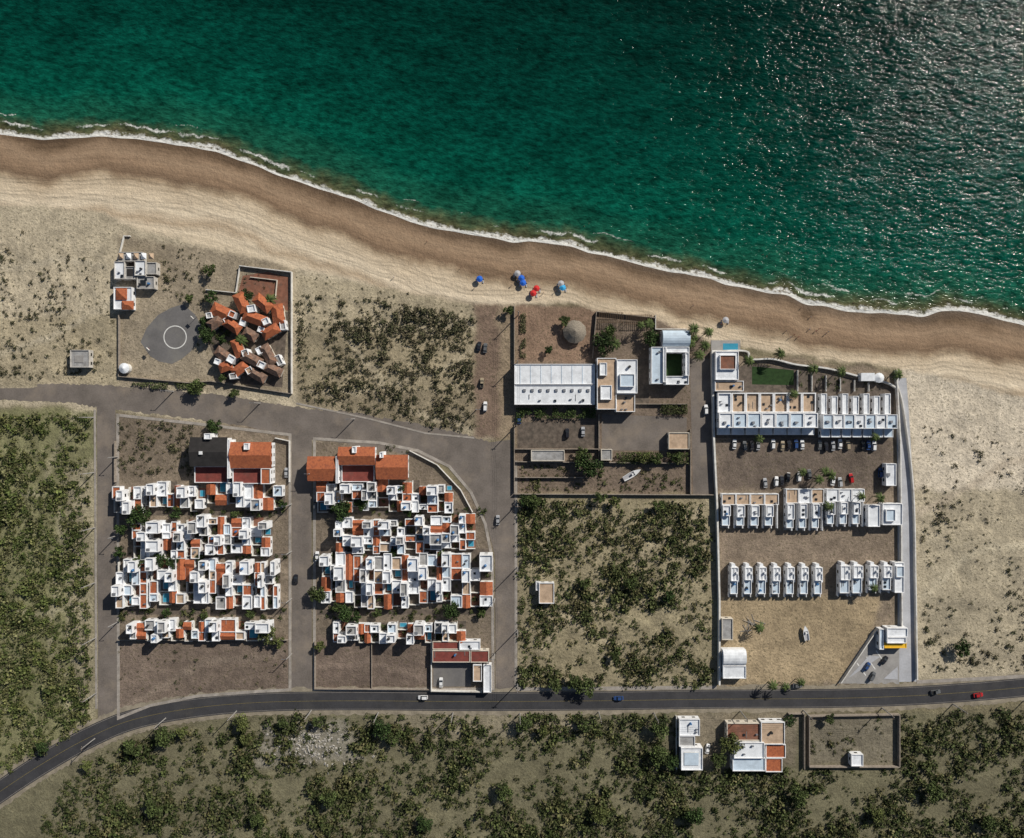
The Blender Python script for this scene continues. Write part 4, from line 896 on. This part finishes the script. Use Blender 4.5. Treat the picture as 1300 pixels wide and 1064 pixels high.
for q in (HP,WP,CP):
    for xx,yy in q: pole(xx,yy,0 if q is HP else 90,10.5)
    mb=MB()
    for (x0,y0),(x1,y1) in zip(q[:-1],q[1:]):
        for k in (-1,0,1):
            pr=None
            for j in range(7):
                s=j/6; p=np.array([X(x0)+(X(x1)-X(x0))*s,Y(y0)+(Y(y1)-Y(y0))*s,10.25-3.2*s*(1-s)]); p[1 if q is HP else 0]+=k*.9
                if pr is not None:
                    v,f=tube(pr,p,.03,.03,3)
                    for ff_ in f: mb.face([tuple(v[i]) for i in ff_],'rubber')
                pr=p
    mb.obj('overhead_wires')
for xx,yy in [(370,640),(370,700),(370,760),(370,830),(628,760),(628,830),(149,580),(149,680),(149,790),(398,600),(605,520),(220,497),(330,512),(450,532)]: pole(xx,yy,0 if xx%2 else 180,8,'street_lamp')

n=260; mb=MB(); rr=random.Random(3)
for i in range(n):
    q=rr.gauss(0,1),rr.gauss(0,1); cx_=X(395)+q[0]*9; cy_=Y(945)+q[1]*4.5; s_=rr.uniform(.2,.7)
    mb.xf=(cx_,cy_,rr.uniform(0,3)); mb.face([(-s_,-s_*.8,0),(s_,-s_*.6,0),(s_*.5,-s_*.3,s_*.7),(-s_*.4,-s_*.5,s_*.8)],'rubble'); mb.face([(s_,-s_*.6,0),(s_*.7,s_*.7,0),(s_*.5,-s_*.3,s_*.7)],'rubble')
    mb.face([(s_*.7,s_*.7,0),(-s_*.9,s_*.6,0),(-s_*.4,-s_*.5,s_*.8),(s_*.5,-s_*.3,s_*.7)],'rubble'); mb.face([(-s_*.9,s_*.6,0),(-s_,-s_*.8,0),(-s_*.4,-s_*.5,s_*.8)],'rubble')
mb.xf=None; mb.obj('rubble_pile')

# ------------------------------------------------------------------ beach umbrellas
def umbrella(px_,py_,c,r=1.5):
    x,y=X(px_),Y(py_); z0=gz(x,y); mb=MB(); mb.cyl(x,y,z0-.1,z0+2.5,.04,.03,'metal_grey',6)
    n=8
    for i in range(n):
        a,b_=2*math.pi*i/n,2*math.pi*(i+1)/n; am=(a+b_)/2
        p=(x+r*math.cos(a),y+r*math.sin(a),z0+1.95); q=(x+r*math.cos(b_),y+r*math.sin(b_),z0+1.95); mm=(x+r*.93*math.cos(am),y+r*.93*math.sin(am),z0+1.98); t_=(x,y,z0+2.55)
        mb.face([p,mm,t_],c); mb.face([mm,q,t_],c); mb.face([p,(p[0],p[1],p[2]-.18),(q[0],q[1],q[2]-.18),q],c)
    for s_ in (-1,1):
        mb.box(x+s_*1.6-.3,y-1.6,x+s_*1.6+.3,y-.3,z0+.3,z0+.36,'cloth_grey'); mb.face([(x+s_*1.6-.3,y-.3,z0+.36),(x+s_*1.6+.3,y-.3,z0+.36),(x+s_*1.6+.3,y+.25,z0+.85),(x+s_*1.6-.3,y+.25,z0+.85)],'cloth_grey')
        for dx in (-.25,.25):
            for dy in (-1.5,-.4): mb.box(x+s_*1.6+dx-.03,y+dy-.03,x+s_*1.6+dx+.03,y+dy+.03,z0-.05,z0+.3,'metal_grey')
    mb.obj('beach_umbrella')
for a,b_,c in [(609,355,'cloth_blue'),(662,354,'cloth_blue'),(664,360,'cloth_blue'),(657,348,'cloth_grey'),(681,367,'cloth_red'),(677,373,'cloth_red'),(712,361,'cloth_grey'),(714,366,'cloth_cyan'),(920,407,'cloth_grey')]: umbrella(a,b_,c)

# ------------------------------------------------------------------ people
def body(name,pose,top,bottom):
    me=bpy.data.meshes.new(name)
    st=.22 if pose=='walk' else .0
    J={'pel':(0,0,.95,.13),'wst':(0,0,1.1,.12),'chs':(0,0,1.32,.145),'nk':(0,0,1.47,.06),'hd':(0,.01,1.60,.095),'ht':(0,.01,1.70,.085),
       'lh':(-.10,0,.90,.09),'lk':(-.11,st*.9,.50,.06),'la':(-.11,st*.5,.09,.04),'lf':(-.12,st*.5+.17,.04,.035),
       'rh':(.10,0,.90,.09),'rk':(.11,-st*.4,.49,.06),'ra':(.11,-st*1.6,.12,.04),'rf':(.12,-st*1.6+.16,.05,.035),
       'ls':(-.19,0,1.40,.055),'le':(-.26,-st*.6,1.13,.042),'lw':(-.27,-st*.2,.88,.03),'lm':(-.27,-st*.1,.79,.03),
       'rs':(.19,0,1.40,.055),'re':(.26,st*.6,1.13,.042),'rw':(.27,st*1.2,.90,.03),'rm':(.27,st*1.5,.82,.03)}
    if pose=='wave': J['re']=(.36,.05,1.58,.042); J['rw']=(.38,.1,1.82,.03); J['rm']=(.38,.12,1.92,.03)
    E=[('pel','wst'),('wst','chs'),('chs','nk'),('nk','hd'),('hd','ht'),('pel','lh'),('lh','lk'),('lk','la'),('la','lf'),('pel','rh'),('rh','rk'),('rk','ra'),('ra','rf'),('chs','ls'),('ls','le'),('le','lw'),('lw','lm'),('chs','rs'),('rs','re'),('re','rw'),('rw','rm')]
    K=list(J); me.from_pydata([J[k][:3] for k in K],[(K.index(a),K.index(b_)) for a,b_ in E],[])
    o=bpy.data.objects.new(name,me); scene.collection.objects.link(o); md=o.modifiers.new('skin','SKIN')
    for i,k in enumerate(K):
        r=J[k][3]; me.skin_vertices[0].data[i].radius=(r,r*.8 if k in('pel','wst','chs') else r)
    me.skin_vertices[0].data[0].use_root=True
    o.modifiers.new('sub','SUBSURF').levels=1
    dg=bpy.context.evaluated_depsgraph_get(); nm=bpy.data.meshes.new_from_object(o.evaluated_get(dg)); bpy.data.objects.remove(o)
    nm.materials.clear()
    for mm in ('skin',top,bottom,'hair'): nm.materials.append(MATS[mm])
    for p in nm.polygons:
        c=p.center; p.use_smooth=True
        p.material_index=3 if (c.z>1.63 and c.y<.05 or c.z>1.72) else (1 if 1.02<c.z<1.44 and abs(c.x)<.24 else (2 if .55<c.z<=1.02 and abs(c.x)<.22 else 0))
    return nm
BM=[body('person_mesh','walk','cloth_white','cloth_blue'),body('person_mesh','stand','cloth_red','cloth_grey'),body('person_mesh','wave','skin','cloth_red'),body('person_mesh','walk','skin','cloth_cyan')]
PP=[(1028,418),(1036,420),(1041,417),(1048,424),(1003,428),(1013,428),(1008,425),(998,420),(1030,402),(542,306),(585,340),(603,365),(650,362),(668,350),(690,372),(705,370),(720,362),(915,412),(925,410),(1052,421),(500,352),(640,395),(1019,390),(880,388)]
for i,(a,b_) in enumerate(PP):
    x,y=X(a),Y(b_); o=bpy.data.objects.new('person',BM[i%4]); o.location=(x,y,gz(x,y)); o.rotation_euler[2]=random.uniform(0,6.28); scene.collection.objects.link(o)
for i,(a,b_) in enumerate([(742,286),(748,283),(970,322),(975,324),(978,321),(1086,384),(1063,378),(895,340)]):
    x,y=X(a),Y(b_); o=bpy.data.objects.new('swimmer',BM[2 if i%2 else 3]); o.location=(x,y,WL-1.15); o.rotation_euler[2]=random.uniform(0,6.28); scene.collection.objects.link(o)

# ------------------------------------------------------------------ light, sky, camera
az=Vector((.70,.714,0)).normalized(); el=math.radians(33)
sv=Vector((az.x*math.cos(el),az.y*math.cos(el),math.sin(el)))
sl=bpy.data.lights.new('sun','SUN'); sl.energy=5.0; sl.angle=math.radians(.53); sl.color=(1,.94,.84)
so=bpy.data.objects.new('sun',sl); so.rotation_euler=sv.to_track_quat('Z','Y').to_euler(); so.location=sv*400; scene.collection.objects.link(so)
w=bpy.data.worlds.new('World'); scene.world=w; w.use_nodes=True; nt=w.node_tree
sk=nt.nodes.new('ShaderNodeTexSky'); sk.sky_type='NISHITA'; sk.sun_disc=False; sk.sun_elevation=el; sk.sun_rotation=math.atan2(az.x,az.y)
bg=nt.nodes['Background']; bg.inputs[1].default_value=.05; nt.links.new(sk.outputs[0],bg.inputs[0])
cam=bpy.data.cameras.new('camera'); cam.sensor_width=36; cam.lens=24.9; cam.clip_end=20000; cam.clip_start=1
co=bpy.data.objects.new('camera',cam); co.location=(0,0,324); scene.collection.objects.link(co); scene.camera=co
scene.view_settings.view_transform='Standard'; scene.view_settings.look='None'; scene.view_settings.exposure=0
